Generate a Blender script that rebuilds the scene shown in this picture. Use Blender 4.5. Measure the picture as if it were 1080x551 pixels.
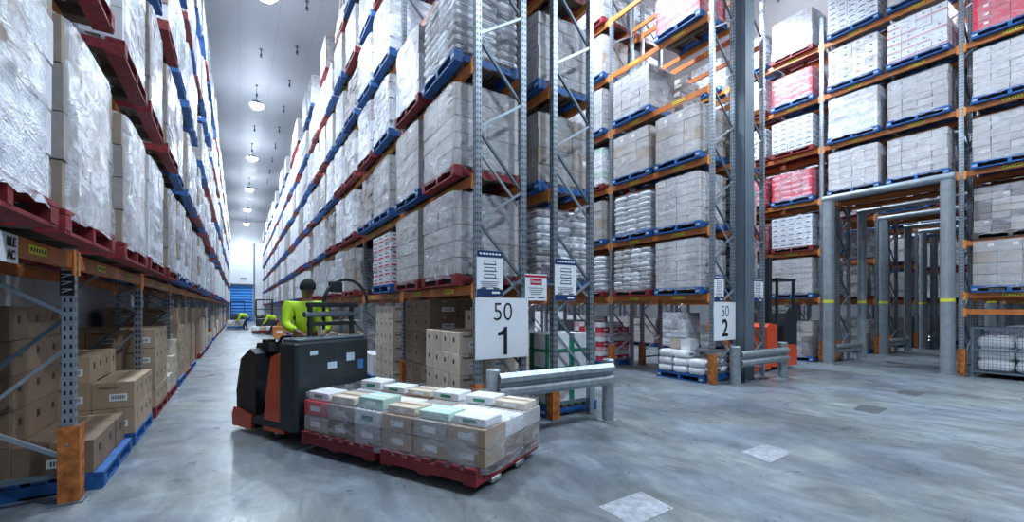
import bpy, math, random
from mathutils import Vector, Matrix
R = math.radians
random.seed(7)
scene = bpy.context.scene
for o in list(bpy.data.objects): bpy.data.objects.remove(o)
COL = scene.collection

# ---------------------------------------------------------------- camera, world, exposure
F_PX, H_CAM, YAW = 452.0, 1.58, R(32.5)
cam = bpy.data.cameras.new('camera'); cam_o = bpy.data.objects.new('camera', cam); COL.objects.link(cam_o)
cam.sensor_width = 36; cam.lens = F_PX/1080*36; cam.shift_y = (325-275.5)/1080
cam.clip_start = .05; cam.clip_end = 200
cam_o.location = (0, 0, H_CAM); cam_o.rotation_euler = (R(90), 0, -YAW)
scene.camera = cam_o
scene.view_settings.view_transform = 'Standard'; scene.view_settings.look = 'None'
scene.view_settings.gamma = 1; scene.view_settings.use_curve_mapping = False
scene.view_settings.exposure = 0.48
w = bpy.data.worlds.new('world'); scene.world = w; w.use_nodes = True
w.node_tree.nodes['Background'].inputs[0].default_value = (.52, .66, 1, 1)
w.node_tree.nodes['Background'].inputs[1].default_value = .04
LAMP_W = 1500.0; UP_W = 34.0
LAMP_COL = (.74, .87, 1.0)
CS, SN = math.cos(YAW), math.sin(YAW)
def proj(x, y, z):
    d = x*SN+y*CS; r = x*CS-y*SN
    if d < .05: return None
    return 540+F_PX*r/d, 325-F_PX*(z-H_CAM)/d, d

# ---------------------------------------------------------------- materials
MATS = {}
def mat(name, col, rough=.6, metal=0., var=.12, vscale=6., bump=0., bscale=30., rnd=0., coat=0., emit=None, spec=.5, stretch=(1, 1, 1)):
    if name in MATS: return MATS[name]
    m = bpy.data.materials.new(name); m.use_nodes = True; nt = m.node_tree; N = nt.nodes; L = nt.links
    p = N['Principled BSDF']; p.inputs['Roughness'].default_value = rough; p.inputs['Metallic'].default_value = metal
    p.inputs['Specular IOR Level'].default_value = spec
    if coat: p.inputs['Coat Weight'].default_value = coat; p.inputs['Coat Roughness'].default_value = .12
    tc = N.new('ShaderNodeTexCoord'); mp = N.new('ShaderNodeMapping'); mp.inputs['Scale'].default_value = stretch
    L.new(tc.outputs['Object'], mp.inputs['Vector'])
    ns = N.new('ShaderNodeTexNoise'); ns.inputs['Scale'].default_value = vscale; ns.inputs['Detail'].default_value = 4
    L.new(mp.outputs[0], ns.inputs['Vector'])
    mr = N.new('ShaderNodeMapRange'); mr.inputs[1].default_value = .25; mr.inputs[2].default_value = .75
    mr.inputs[3].default_value = 1-var; mr.inputs[4].default_value = 1+var
    L.new(ns.outputs['Fac'], mr.inputs[0])
    val = mr.outputs[0]
    if rnd:
        oi = N.new('ShaderNodeObjectInfo'); m2 = N.new('ShaderNodeMapRange'); m2.inputs[3].default_value = 1-rnd; m2.inputs[4].default_value = 1+rnd
        L.new(oi.outputs['Random'], m2.inputs[0]); mm = N.new('ShaderNodeMath'); mm.operation = 'MULTIPLY'
        L.new(val, mm.inputs[0]); L.new(m2.outputs[0], mm.inputs[1]); val = mm.outputs[0]
    vm = N.new('ShaderNodeVectorMath'); vm.operation = 'SCALE'; vm.inputs[0].default_value = col[:3]
    L.new(val, vm.inputs['Scale']); L.new(vm.outputs[0], p.inputs['Base Color'])
    if bump:
        nb = N.new('ShaderNodeTexNoise'); nb.inputs['Scale'].default_value = bscale; nb.inputs['Detail'].default_value = 5
        L.new(mp.outputs[0], nb.inputs['Vector'])
        b = N.new('ShaderNodeBump'); b.inputs['Strength'].default_value = bump; b.inputs['Distance'].default_value = .03
        L.new(nb.outputs['Fac'], b.inputs['Height']); L.new(b.outputs[0], p.inputs['Normal'])
    if emit:
        p.inputs['Emission Color'].default_value = (*col[:3], 1); p.inputs['Emission Strength'].default_value = emit
    MATS[name] = m; return m

def film_mat(name, lo, hi, col=(.82, .86, .95)):
    m = bpy.data.materials.new(name); m.use_nodes = True; nt = m.node_tree; N = nt.nodes; L = nt.links
    p = N['Principled BSDF']; p.inputs['Base Color'].default_value = (*col, 1); p.inputs['Roughness'].default_value = .2
    p.inputs['Specular IOR Level'].default_value = .8
    tc = N.new('ShaderNodeTexCoord'); mp = N.new('ShaderNodeMapping'); mp.inputs['Scale'].default_value = (1, 1, 2.6)
    mp.inputs['Rotation'].default_value = (.25, .2, 0)
    oi = N.new('ShaderNodeObjectInfo'); cb = N.new('ShaderNodeVectorMath'); cb.operation = 'SCALE'
    cb.inputs[0].default_value = (17, 31, 23); L.new(oi.outputs['Random'], cb.inputs['Scale'])
    L.new(tc.outputs['Object'], mp.inputs['Vector']); L.new(cb.outputs[0], mp.inputs['Location'])
    n1 = N.new('ShaderNodeTexNoise'); n1.inputs['Scale'].default_value = 3.2; n1.inputs['Detail'].default_value = 7; n1.inputs['Roughness'].default_value = .62
    n1.inputs['Distortion'].default_value = 1.2
    L.new(mp.outputs[0], n1.inputs['Vector'])
    n2 = N.new('ShaderNodeTexNoise'); n2.inputs['Scale'].default_value = 11; n2.inputs['Detail'].default_value = 6; n2.inputs['Distortion'].default_value = 2
    L.new(mp.outputs[0], n2.inputs['Vector'])
    mr = N.new('ShaderNodeMapRange'); mr.inputs[1].default_value = .35; mr.inputs[2].default_value = .68
    mr.inputs[3].default_value = lo; mr.inputs[4].default_value = hi
    L.new(n1.outputs['Fac'], mr.inputs[0])
    b = N.new('ShaderNodeBump'); b.inputs['Strength'].default_value = .55; b.inputs['Distance'].default_value = .04
    L.new(n2.outputs['Fac'], b.inputs['Height']); L.new(b.outputs[0], p.inputs['Normal'])
    tr = N.new('ShaderNodeBsdfTransparent'); mx = N.new('ShaderNodeMixShader')
    L.new(mr.outputs[0], mx.inputs[0]); L.new(tr.outputs[0], mx.inputs[1]); L.new(p.outputs[0], mx.inputs[2])
    L.new(mx.outputs[0], N['Material Output'].inputs[0]); return m

GALV = mat('galvanised_steel', (.36, .42, .48), .38, .75, .18, 9)
GALVD = mat('grey_painted_steel', (.13, .17, .21), .5, .35, .2, 5)
HOLE = mat('slot_shadow_black', (.01, .012, .015), .9)
BRACE = mat('brace_steel', (.40, .47, .54), .38, .7, .15, 7)
ORANGE = mat('beam_orange', (.50, .155, .035), .45, 0, .25, 4)
ORANGE_OLD = mat('scuffed_orange', (.40, .125, .025), .6, 0, .85, 11, .2)
ORANGE_L = mat('connector_orange', (.72, .27, .06), .4, 0, .15, 5)
YEL = mat('label_yellow', (.75, .72, .06), .5, 0, .1)
BLACK = mat('black_ink', (.012, .013, .016), .5)
WHITE = mat('white_paper', (.82, .84, .86), .5, 0, .04)
SIGNW = mat('sign_white', (.78, .82, .88), .3, 0, .02)
NAVY = mat('poster_navy', (.015, .04, .13), .4)
RED_INK = mat('ink_red', (.42, .02, .04), .4)
BLUE_P = mat('pallet_blue', (.010, .10, .33), .6, 0, .35, 7, .3, 20, .15)
RED_P = mat('pallet_red', (.22, .018, .024), .62, 0, .35, 7, .3, 20, .15)
WOOD_P = mat('pallet_timber', (.10, .075, .06), .75, 0, .35, 7, .3, 20, .2)
WHITE_INK = mat('white_paint', (.75, .8, .85), .5)
PIPE = mat('gate_pipe_grey', (.30, .345, .385), .42, .35, .14, 6)
BARR = mat('barrier_galvanised', (.36, .41, .44), .42, .6, .3, 12, .1)
COLUMN = mat('column_paint_grey', (.11, .145, .18), .5, .1, .08, 3)
CARD = mat('cardboard', (.42, .31, .21), .75, 0, .1, 5, .1, 40, .12)
CARD_D = mat('cardboard_dark', (.20, .135, .09), .78, 0, .12, 5, .1, 40, .12)
CARD_G = mat('cardboard_pale', (.60, .52, .43), .72, 0, .1, 5, .1, 40, .1)
TAPE = mat('tape_tan', (.36, .25, .15), .3)
G_GREY = mat('goods_grey', (.47, .45, .45), .65, 0, .18, 3, .2, 14, .16)
G_GREYB = mat('goods_grey_b', (.42, .405, .40), .65, 0, .18, 3, .2, 14, .16)
G_GREY2 = mat('goods_warm_grey', (.38, .35, .33), .7, 0, .22, 4, .2, 14, .16)
G_WHITE = mat('goods_white', (.78, .80, .84), .55, 0, .12, 4, .15, 14, .08)
G_BROWN = mat('goods_brown', (.36, .29, .23), .7, 0, .15, 4, .1, 20, .15)
G_DARK = mat('goods_dark', (.16, .14, .14), .6, 0, .2, 4, .1, 20, .15)
G_PINK = mat('goods_red', (.62, .035, .07), .5, 0, .2, 5, .2, 14, .1)
G_PINKL = mat('goods_pink', (.80, .38, .44), .5, 0, .15, 5, .2, 14, .1)
G_BLUE = mat('mark_blue_grey', (.10, .17, .33), .5)
G_GREEN = mat('crate_green', (.02, .24, .13), .5)
G_MINT = mat('goods_mint', (.50, .70, .62), .55, 0, .1, 4, .1, 14, .08)
FILM = film_mat('stretch_film', .06, .46)
FILM_P = film_mat('stretch_film_load', .1, .55, (.7, .72, .78))
FILM_H = film_mat('stretch_film_milky', .25, .85, (.80, .85, .96))
FILM_T = film_mat('stretch_film_thin', .03, .38)
BLKP = mat('truck_black', (.022, .028, .034), .45, .1, .15, 5)
BLKG = mat('battery_charcoal', (.03, .042, .05), .4, .2, .25, 4)
RUB = mat('rubber', (.015, .015, .016), .8)
TRED = mat('truck_orange_red', (.78, .085, .02), .35, 0, .08, 4, 0, 30, 0, .3)
STEEL = mat('bright_steel', (.5, .53, .56), .3, .9)
HIVIS = mat('hi_vis_yellow', (.50, .78, .02), .7, 0, .12, 8, .3, 25)
REFL = mat('reflective_tape', (.65, .68, .7), .3, .3)
SKIN = mat('skin', (.30, .17, .11), .55)
CLOTH = mat('navy_cloth', (.02, .025, .04), .85, 0, .2, 9, .3, 30)
KNIT = mat('black_knit', (.025, .03, .035), .95, 0, .2, 30, .4, 90)
LENS = mat('lamp_lens', (.86, .94, 1.0), .4, emit=60)
STICK = mat('sticker_white_blue', (.55, .68, .82), .4)
STICKB = mat('sticker_blue', (.05, .25, .6), .4)

def wall_mat(name, col, panel, rough=.55, var=.06):
    m = bpy.data.materials.new(name); m.use_nodes = True; nt = m.node_tree; N = nt.nodes; L = nt.links
    p = N['Principled BSDF']; p.inputs['Roughness'].default_value = rough
    g = N.new('ShaderNodeNewGeometry'); sx = N.new('ShaderNodeSeparateXYZ'); L.new(g.outputs['Position'], sx.inputs[0])
    ax = sx.outputs[panel[0]]
    mm = N.new('ShaderNodeMath'); mm.operation = 'MULTIPLY'; mm.inputs[1].default_value = 1/panel[1]; L.new(ax, mm.inputs[0])
    fr = N.new('ShaderNodeMath'); fr.operation = 'FRACT'; L.new(mm.outputs[0], fr.inputs[0])
    lt = N.new('ShaderNodeMath'); lt.operation = 'LESS_THAN'; lt.inputs[1].default_value = .012; L.new(fr.outputs[0], lt.inputs[0])
    ns = N.new('ShaderNodeTexNoise'); ns.inputs['Scale'].default_value = .6; ns.inputs['Detail'].default_value = 5; L.new(g.outputs['Position'], ns.inputs['Vector'])
    mr = N.new('ShaderNodeMapRange'); mr.inputs[1].default_value = .3; mr.inputs[2].default_value = .7; mr.inputs[3].default_value = 1-var; mr.inputs[4].default_value = 1+var
    L.new(ns.outputs[0], mr.inputs[0])
    sub = N.new('ShaderNodeMath'); sub.operation = 'MULTIPLY'; sub.inputs[1].default_value = -.3; L.new(lt.outputs[0], sub.inputs[0])
    ad = N.new('ShaderNodeMath'); ad.operation = 'ADD'; L.new(mr.outputs[0], ad.inputs[0]); L.new(sub.outputs[0], ad.inputs[1])
    vm = N.new('ShaderNodeVectorMath'); vm.operation = 'SCALE'; vm.inputs[0].default_value = col; L.new(ad.outputs[0], vm.inputs['Scale'])
    L.new(vm.outputs[0], p.inputs['Base Color']); return m

def floor_mat():
    m = bpy.data.materials.new('sealed_concrete'); m.use_nodes = True; nt = m.node_tree; N = nt.nodes; L = nt.links
    p = N['Principled BSDF']; g = N.new('ShaderNodeNewGeometry')
    def noise(scale, det, rough=.5, dist=0, rot=0, st=(1, 1, 1)):
        mp = N.new('ShaderNodeMapping'); mp.inputs['Rotation'].default_value = (0, 0, rot); mp.inputs['Scale'].default_value = st
        L.new(g.outputs['Position'], mp.inputs['Vector'])
        n = N.new('ShaderNodeTexNoise'); n.inputs['Scale'].default_value = scale; n.inputs['Detail'].default_value = det
        n.inputs['Roughness'].default_value = rough; n.inputs['Distortion'].default_value = dist; L.new(mp.outputs[0], n.inputs['Vector']); return n.outputs['Fac']
    def rng(s, a, b, c, d):
        r = N.new('ShaderNodeMapRange'); r.inputs[1].default_value = a; r.inputs[2].default_value = b; r.inputs[3].default_value = c; r.inputs[4].default_value = d
        L.new(s, r.inputs[0]); return r.outputs[0]
    def mul(a, b):
        x = N.new('ShaderNodeMath'); x.operation = 'MULTIPLY'; L.new(a, x.inputs[0]); L.new(b, x.inputs[1]); return x.outputs[0]
    big = rng(noise(.45, 5, .6, .6), .3, .7, .62, 1.34)
    scuff = rng(noise(1.5, 9, .68, 1.6, .9, (1, .5, 1)), .36, .68, .74, 1.34)
    scuff2 = rng(noise(2.4, 9, .72, 2.2, -.5, (1, .35, 1)), .46, .74, .93, 1.5)
    fine = rng(noise(22, 8, .75), .3, .75, .88, 1.12)
    v = mul(mul(big, scuff), mul(scuff2, fine))
    vo = N.new('ShaderNodeTexVoronoi'); vo.feature = 'DISTANCE_TO_EDGE'; vo.inputs['Scale'].default_value = .35
    mpv = N.new('ShaderNodeMapping'); L.new(g.outputs['Position'], mpv.inputs['Vector']); L.new(mpv.outputs[0], vo.inputs['Vector'])
    
    cm = N.new('ShaderNodeMix'); cm.data_type = 'RGBA'
    cm.inputs[6].default_value = (.165, .195, .235, 1); cm.inputs[7].default_value = (.175, .195, .19, 1)
    L.new(rng(noise(.8, 4), .4, .65, 0, 1), cm.inputs[0])
    vm = N.new('ShaderNodeVectorMath'); vm.operation = 'SCALE'; L.new(cm.outputs[2], vm.inputs[0]); L.new(v, vm.inputs['Scale'])
    L.new(vm.outputs[0], p.inputs['Base Color'])
    L.new(rng(noise(1.6, 6, .6, 1.5), .3, .7, .24, .5), p.inputs['Roughness'])
    b = N.new('ShaderNodeBump'); b.inputs['Strength'].default_value = .12; b.inputs['Distance'].default_value = .01
    L.new(noise(35, 6), b.inputs['Height']); L.new(b.outputs[0], p.inputs['Normal']); return m

# ---------------------------------------------------------------- mesh builder
class MB:
    def __init__(s): s.v = []; s.f = []; s.m = []; s.mats = []
    def mi(s, m):
        if m not in s.mats: s.mats.append(m)
        return s.mats.index(m)
    def raw(s, vs, fs, m, M=None):
        b = len(s.v); i = s.mi(m)
        for v in vs: s.v.append(tuple(M @ Vector(v)) if M is not None else tuple(v))
        for f in fs: s.f.append([b+k for k in f]); s.m.append(i)
        return s
    def box(s, c, d, m, M=None, ch=0.):
        x, y, z = c; a, b, h = d[0]/2, d[1]/2, d[2]/2
        if not ch:
            vs = [(x+i*a, y+j*b, z+k*h) for k in (-1, 1) for j in (-1, 1) for i in (-1, 1)]
            return s.raw(vs, [(0, 2, 3, 1), (4, 5, 7, 6), (0, 1, 5, 4), (2, 6, 7, 3), (0, 4, 6, 2), (1, 3, 7, 5)], m, M)
        rings = []
        for (zz, ins) in ((-h, ch), (-h+ch, 0), (h-ch, 0), (h, ch)):
            A, B = a-ins, b-ins
            rings.append([(x+A, y-B+ch, z+zz), (x+A, y+B-ch, z+zz), (x+A-ch, y+B, z+zz), (x-A+ch, y+B, z+zz),
                          (x-A, y+B-ch, z+zz), (x-A, y-B+ch, z+zz), (x-A+ch, y-B, z+zz), (x+A-ch, y-B, z+zz)])
        vs = [v for r in rings for v in r]; fs = []
        for r in range(3):
            for k in range(8): fs.append((r*8+k, r*8+(k+1) % 8, (r+1)*8+(k+1) % 8, (r+1)*8+k))
        fs.append(tuple(range(7, -1, -1))); fs.append(tuple(range(24, 32)))
        return s.raw(vs, fs, m, M)
    def tube(s, p, q, r, m, n=10, r2=None, cap=True, M=None):
        p, q = Vector(p), Vector(q); r2 = r if r2 is None else r2
        d = (q-p).normalized(); u = d.orthogonal().normalized(); w_ = d.cross(u)
        vs = []
        for (c, rr) in ((p, r), (q, r2)):
            for k in range(n):
                a = 2*math.pi*(k+.5)/n; vs.append(c+u*math.cos(a)*rr+w_*math.sin(a)*rr)
        fs = [(k, (k+1) % n, n+(k+1) % n, n+k) for k in range(n)]
        if cap: fs += [tuple(range(n-1, -1, -1)), tuple(range(n, 2*n))]
        return s.raw(vs, fs, m, M)
    def bar(s, p, q, wd, hd, m, up=(0, 0, 1)):
        p, q = Vector(p), Vector(q); d = (q-p).normalized(); u = Vector(up).cross(d)
        if u.length < 1e-4: u = Vector((1, 0, 0))
        u.normalize(); v = d.cross(u)
        vs = [c+u*i*wd/2+v*j*hd/2 for c in (p, q) for (i, j) in ((-1, -1), (1, -1), (1, 1), (-1, 1))]
        return s.raw(vs, [(0, 3, 2, 1), (4, 5, 6, 7), (0, 1, 5, 4), (1, 2, 6, 5), (2, 3, 7, 6), (3, 0, 4, 7)], m)
    def path(s, pts, r, m, n=8):
        for a, b in zip(pts, pts[1:]): s.tube(a, b, r, m, n)
        return s
    def prism(s, poly, y0, y1, m, M=None):      # poly in xz, extruded along y
        n = len(poly); vs = [(x, y0, z) for x, z in poly]+[(x, y1, z) for x, z in poly]
        fs = [(k, n+k, n+(k+1) % n, (k+1) % n) for k in range(n)]+[tuple(range(n)), tuple(range(2*n-1, n-1, -1))]
        return s.raw(vs, fs, m, M)
    def mesh(s, name, smooth=False):
        me = bpy.data.meshes.new(name); me.from_pydata(s.v, [], s.f)
        for m in s.mats: me.materials.append(m)
        me.polygons.foreach_set('material_index', s.m)
        if smooth: me.polygons.foreach_set('use_smooth', [True]*len(s.f))
        me.update(); return me
def obj(name, me, parent=None, loc=(0, 0, 0), rz=0.):
    if isinstance(me, MB): me = me.mesh(name)
    o = bpy.data.objects.new(name, me); COL.objects.link(o); o.location = loc; o.rotation_euler = (0, 0, rz)
    if parent: o.parent = parent
    return o
def tag(o, label, cat, group=None, kind=None):
    o['label'] = label
    if cat: o['category'] = cat
    if group: o['group'] = group
    if kind: o['kind'] = kind
    return o
def thing(name, label, cat, loc=(0, 0, 0), rz=0., group=None):
    o = bpy.data.objects.new(name, None); COL.objects.link(o); o.location = loc; o.rotation_euler = (0, 0, rz); o.empty_display_size = .2
    return tag(o, label, cat, group)
def struct(name, mb, label=None):
    o = obj(name, mb); o['kind'] = 'structure'
    if label: o['label'] = label
    return o
def text_mesh(txt, size, m, bold=0., extr=.001, align='CENTER', sx=1.):
    cu = bpy.data.curves.new('t', 'FONT'); cu.body = txt; cu.size = size; cu.align_x = align; cu.align_y = 'CENTER'; cu.offset = bold; cu.extrude = extr
    o = bpy.data.objects.new('t', cu); COL.objects.link(o)
    dg = bpy.context.evaluated_depsgraph_get(); me = bpy.data.meshes.new_from_object(o.evaluated_get(dg))
    bpy.data.objects.remove(o)
    me.transform(Matrix.Diagonal((sx, 1, 1, 1)))
    me.materials.clear(); me.materials.append(m); return me
def add_mesh(mb, me, M, m):
    mb.raw([v.co for v in me.vertices], [tuple(p.vertices) for p in me.polygons], m, M)
ORD = ['', 'first', 'second', 'third', 'fourth', 'fifth', 'sixth', 'seventh', 'eighth', 'ninth', 'tenth', 'eleventh', 'twelfth', 'thirteenth', 'fourteenth', 'fifteenth', 'sixteenth', 'seventeenth', 'eighteenth', 'nineteenth', 'twentieth']
def ordn(n):
    if n <= 20: return ORD[n]
    t = {2: 'twenty', 3: 'thirty', 4: 'forty'}[n//10]
    return t+'-'+ORD[n % 10] if n % 10 else t[:-1]+'ieth'

# ---------------------------------------------------------------- room
X0, X1, Y0R, Y1, ZC = -2.35, 36., -9., 60.4, 12.
FLOOR = floor_mat()
mb = MB(); mb.box(((X0+X1)/2, (Y0R+Y1)/2, -.1), (X1-X0, Y1-Y0R, .2), FLOOR); struct('floor', mb)
CEIL = wall_mat('ceiling_panel', (.44, .46, .50), (0, 1.2), .5, .05)
mb = MB(); mb.box(((X0+X1)/2, (Y0R+Y1)/2, ZC+.1), (X1-X0, Y1-Y0R, .2), CEIL); struct('ceiling', mb)
WALLM = wall_mat('cool_room_panel', (.62, .65, .70), (1, 1.2), .45)
WALLF = wall_mat('cool_room_panel_far', (.66, .69, .73), (0, 1.2), .45)
mb = MB(); mb.box((X0-.1, (Y0R+Y1)/2, ZC/2), (.2, Y1-Y0R, ZC), WALLM); struct('wall_left', mb)
mb = MB(); mb.box((X1+.1, (Y0R+Y1)/2, ZC/2), (.2, Y1-Y0R, ZC), WALLM); struct('wall_right', mb)
mb = MB()
dx0, dx1, dz = -.92, 1.42, 4.25
mb.box(((X0+dx0)/2, Y1+.1, ZC/2), (dx0-X0, .2, ZC), WALLF); mb.box(((X1+dx1)/2, Y1+.1, ZC/2), (X1-dx1, .2, ZC), WALLF)
mb.box(((dx0+dx1)/2, Y1+.1, (ZC+dz)/2), (dx1-dx0, .2, ZC-dz), WALLF); struct('wall_far', mb)
# roller door
DBLUE = mat('door_curtain_blue', (.01, .20, .62), .45, 0, .2, 3, .5, 3, 0, 0, None, .5, (.3, 1, 2))
mb = MB(); n = 12
for k in range(n):
    z0 = dz*k/n; h = dz/n
    mb.raw([(dx0, Y1+.10, z0), (dx1, Y1+.10, z0), (dx1, Y1+.10, z0+h), (dx0, Y1+.10, z0+h), (dx0, Y1+.05, z0+h*.5), (dx1, Y1+.05, z0+h*.5)],
           [(0, 1, 5, 4), (4, 5, 2, 3)], DBLUE)
mb.box(((dx0+dx1)/2, Y1+.2, dz/2), (dx1-dx0, .06, dz), DBLUE)
d = struct('door_1', mb, 'blue fabric roller door closing the far end of the main aisle')
mb = MB()
for x in (dx0-.12, dx1+.12): mb.box((x, Y1-.09, 4.7), (.14, .16, 9.4), GALVD)
mb.box(((dx0+dx1)/2, Y1-.1, dz+.12), (dx1-dx0+.5, .18, .16), GALVD); mb.box((dx0-.3, Y1-.2, 4.2), (.3, .3, .5), BLKP)
obj('door_frame', mb, d)
mb = MB(); mb.box((.45, Y1-.03, 5.1), (.62, .05, .22), BLKP, None, .01); mb.box((.45, Y1-.06, 5.1), (.5, .02, .12), GALV)
tag(obj('wall_plate', mb), 'small dark plate on the far wall above the blue door', 'sign')

# floor plates / drain covers
PLATE = mat('worn_floor_plate', (.42, .45, .50), .35, .3, .35, 12, .3)
PLATED = mat('dark_floor_plate', (.12, .13, .14), .4, .4, .35, 12, .3)
def floor_pt(px, py):
    z = F_PX*H_CAM/(py-325); r = (px-540)/F_PX*z
    return (r*CS+z*SN, z*CS-r*SN)
for (cs, m, lb) in (([(631, 535), (676, 519), (711, 537), (668, 556)], PLATE, 'large pale square patch plate in the floor, nearest the camera'),
                    ([(782, 477), (806, 469), (836, 478), (812, 489)], PLATE, 'shiny square patch plate in the floor in mid aisle'),
                    ([(899, 432), (908, 427), (936, 431), (925, 437)], PLATED, 'dark rectangular floor plate in front of the tunnel'),
                    ([(944, 415), (951, 412), (976, 414), (968, 418)], PLATED, 'small dark floor plate closest to the tunnel gate')):
    pts = [floor_pt(*c) for c in cs]; cx = sum(p[0] for p in pts)/4; cy = sum(p[1] for p in pts)/4
    mb = MB(); vs = [(p[0]-cx, p[1]-cy, z) for z in (0, .004) for p in pts]
    vs2 = [((p[0]-cx)*.93, (p[1]-cy)*.93, .0055) for p in pts]
    mb.raw(vs+vs2, [(0, 1, 5, 4), (1, 2, 6, 5), (2, 3, 7, 6), (3, 0, 4, 7), (4, 5, 9, 8), (5, 6, 10, 9), (6, 7, 11, 10), (7, 4, 8, 11), (8, 9, 10, 11)], m)
    for v in vs2: mb.tube((v[0]*.93, v[1]*.93, .005), (v[0]*.93, v[1]*.93, .009), .012, STEEL, 6)
    tag(obj('floor_plate', mb, None, (cx, cy, 0)), lb, 'floor plate', 'patch plates set in the floor')

# ---------------------------------------------------------------- lamps
def lamp_meshes():
    h = MB(); h.tube((0, 0, .02), (0, 0, .07), .26, BLKP, 20, .24); h.tube((0, 0, .07), (0, 0, .22), .13, GALVD, 16, .09)
    for k in range(8):
        a = k*math.pi/4; h.bar((math.cos(a)*.09, math.sin(a)*.09, .13), (math.cos(a)*.2, math.sin(a)*.2, .13), .01, .12, GALVD)
    l = MB(); l.tube((0, 0, 0), (0, 0, .02), .29, LENS, 20); l.tube((0, 0, -.12), (0, 0, 0), .18, LENS, 20, .29)
    r = MB(); r.tube((0, 0, .22), (0, 0, .95), .012, BLKP, 6); r.tube((0, 0, .93), (0, 0, .97), .06, BLKP, 8)
    r.box((0, 0, .5), (.08, .08, .12), BLKP)
    return h.mesh('lamp_housing'), l.mesh('lamp_lens'), r.mesh('hanging_rod')
LH, LL, LR = lamp_meshes()
lamp_data = bpy.data.lights.new('high_bay', 'SPOT'); lamp_data.energy = LAMP_W; lamp_data.color = LAMP_COL
lamp_data.shadow_soft_size = .2; lamp_data.spot_size = R(172); lamp_data.spot_blend = .9
up_data = bpy.data.lights.new('high_bay_uplight', 'POINT'); up_data.energy = UP_W; up_data.color = LAMP_COL; up_data.shadow_soft_size = .2
def lamp(x, y, label):
    t = thing('high_bay_lamp', label, 'ceiling lamp', (x, y, ZC-1.0+.03), 0, 'high bay lamps hanging from the ceiling')
    obj('lamp_housing', LH, t); obj('lamp_lens', LL, t); obj('hanging_rod', LR, t)
    lo = bpy.data.objects.new('lamp_light', lamp_data); COL.objects.link(lo); lo.parent = t; lo.location = (0, 0, -.32)
    lo = bpy.data.objects.new('lamp_uplight', up_data); COL.objects.link(lo); lo.parent = t; lo.location = (0, 0, -.30)
for k in range(7): lamp(.70, 6.5+8.4*k, 'round high bay lamp over the main aisle, %s from the camera end' % ordn(k+1))
for i, x in enumerate((6.4, 12.2, 17.2, 21.2)):
    for k in range(3 if i < 2 else 2):
        lamp(x, 7.5+8.4*k, 'round high bay lamp over aisle %s from the left, %s from the front' % (ordn(i+2), ordn(k+1)))
for i, (x, y) in enumerate(((4.6, -1.0), (9.6, -.4), (15.6, .4))):  # added lamps out of view, placed to brighten the foreground, signs and rack ends
    lamp(x, y, 'added unseen high bay lamp over the front cross aisle, %s from the left' % ordn(i+1))
# sprinkler heads
mb = MB(); mb.tube((0, 0, .12), (0, 0, .30), .016, BLKP, 6); mb.tube((0, 0, .05), (0, 0, .12), .05, BLKP, 8, .03); mb.tube((0, 0, 0), (0, 0, .05), .02, BLKP, 6)
mb.tube((0, 0, -.01), (0, 0, .0), .055, GALVD, 8); mb.tube((0, 0, .28), (0, 0, .30), .07, GALVD, 8)
SPR = mb.mesh('sprinkler_head')
def spr(x, y, lb): tag(obj('sprinkler_head', SPR, None, (x, y, ZC-.30)), lb, 'sprinkler', 'sprinkler heads under the ceiling')
for k in range(12):
    spr(-1.05, 8+3.0*k, 'sprinkler head on the ceiling above the left rack, %s from the front' % ordn(k+1))
    spr(1.95, 7+3.0*k, 'sprinkler head on the ceiling above rack 50-1, %s from the front' % ordn(k+1))
spr(.75, 20.0, 'sprinkler head midway between the two front aisle lamps'); spr(.75, 28.6, 'sprinkler head beyond the second row of aisle lamps')
spr(15.0, 7.2, 'sprinkler head above the white load at far right top'); spr(11.9, 9.0, 'sprinkler head over the aisle behind the grey column')

# ---------------------------------------------------------------- racks
HF = 10.0
def post_mesh(holes=True, h=HF, side=1):
    mb = MB(); wy, wx = .09, .075
    mb.box((0, 0, h/2+.005), (wx, wy, h-.01), GALV)
    if holes:
        z = .5
        while z < h-.05:
            for yy in (-.0455,):
                for xx in (-.018, .018):
                    mb.raw([(xx-.008, yy, z), (xx+.008, yy, z), (xx+.006, yy, z+.034), (xx-.006, yy, z+.034)], [(0, 1, 2, 3)], HOLE)
            for sx in (-1, 1):
                for yy in (-.022, .022):
                    X = sx*(wx/2+.0006); vs = [(X, yy-.008, z), (X, yy+.008, z), (X, yy+.006, z+.034), (X, yy-.006, z+.034)]
                    mb.raw(vs, [(0, 1, 2, 3)], HOLE)
            z += .075
    return mb.mesh('post')
POST = post_mesh(); POST_P = post_mesh(False)
def lattice_mesh(D, h=HF):
    mb = MB(); z = .35; a, b = .04, D-.04; first = True
    mb.box((D/2, 0, .22), (D-.08, .03, .04), GALVD)
    while z < h-1.25:
        mb.bar((a, .012, z+1.17), (b, .012, z+.45), .03, .035, GALVD, (0, 1, 0))
        mb.bar((a, -.014, z), (b, -.014, z+.45), .03, .035, BRACE, (0, 1, 0))
        z += 1.17
        if z < 4.2:
            mb.bar((a, .03, z-.25), (b, .03, z-.95), .026, .03, BRACE, (0, 1, 0))
    for zz in (h-.15,): mb.box((D/2, 0, zz), (D-.08, .03, .04), BRACE)
    return mb.mesh('upright_frame')
FOOT = MB()
FOOT.prism([(-.075, 0), (.055, 0), (.055, .62), (-.075, .62)], -.075, -.062, ORANGE_OLD)
FOOT.box((-.0685, 0, .31), (.013, .124, .62), ORANGE_OLD); FOOT.box((.0485, -.01, .31), (.013, .10, .62), ORANGE_OLD)
FOOT.box((0, 0, .006), (.2, .2, .012), GALVD); FOOT.tube((-.0, -.078, .48), (0, -.07, .48), .012, STEEL, 8)
FOOT = FOOT.mesh('foot_guard')
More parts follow.
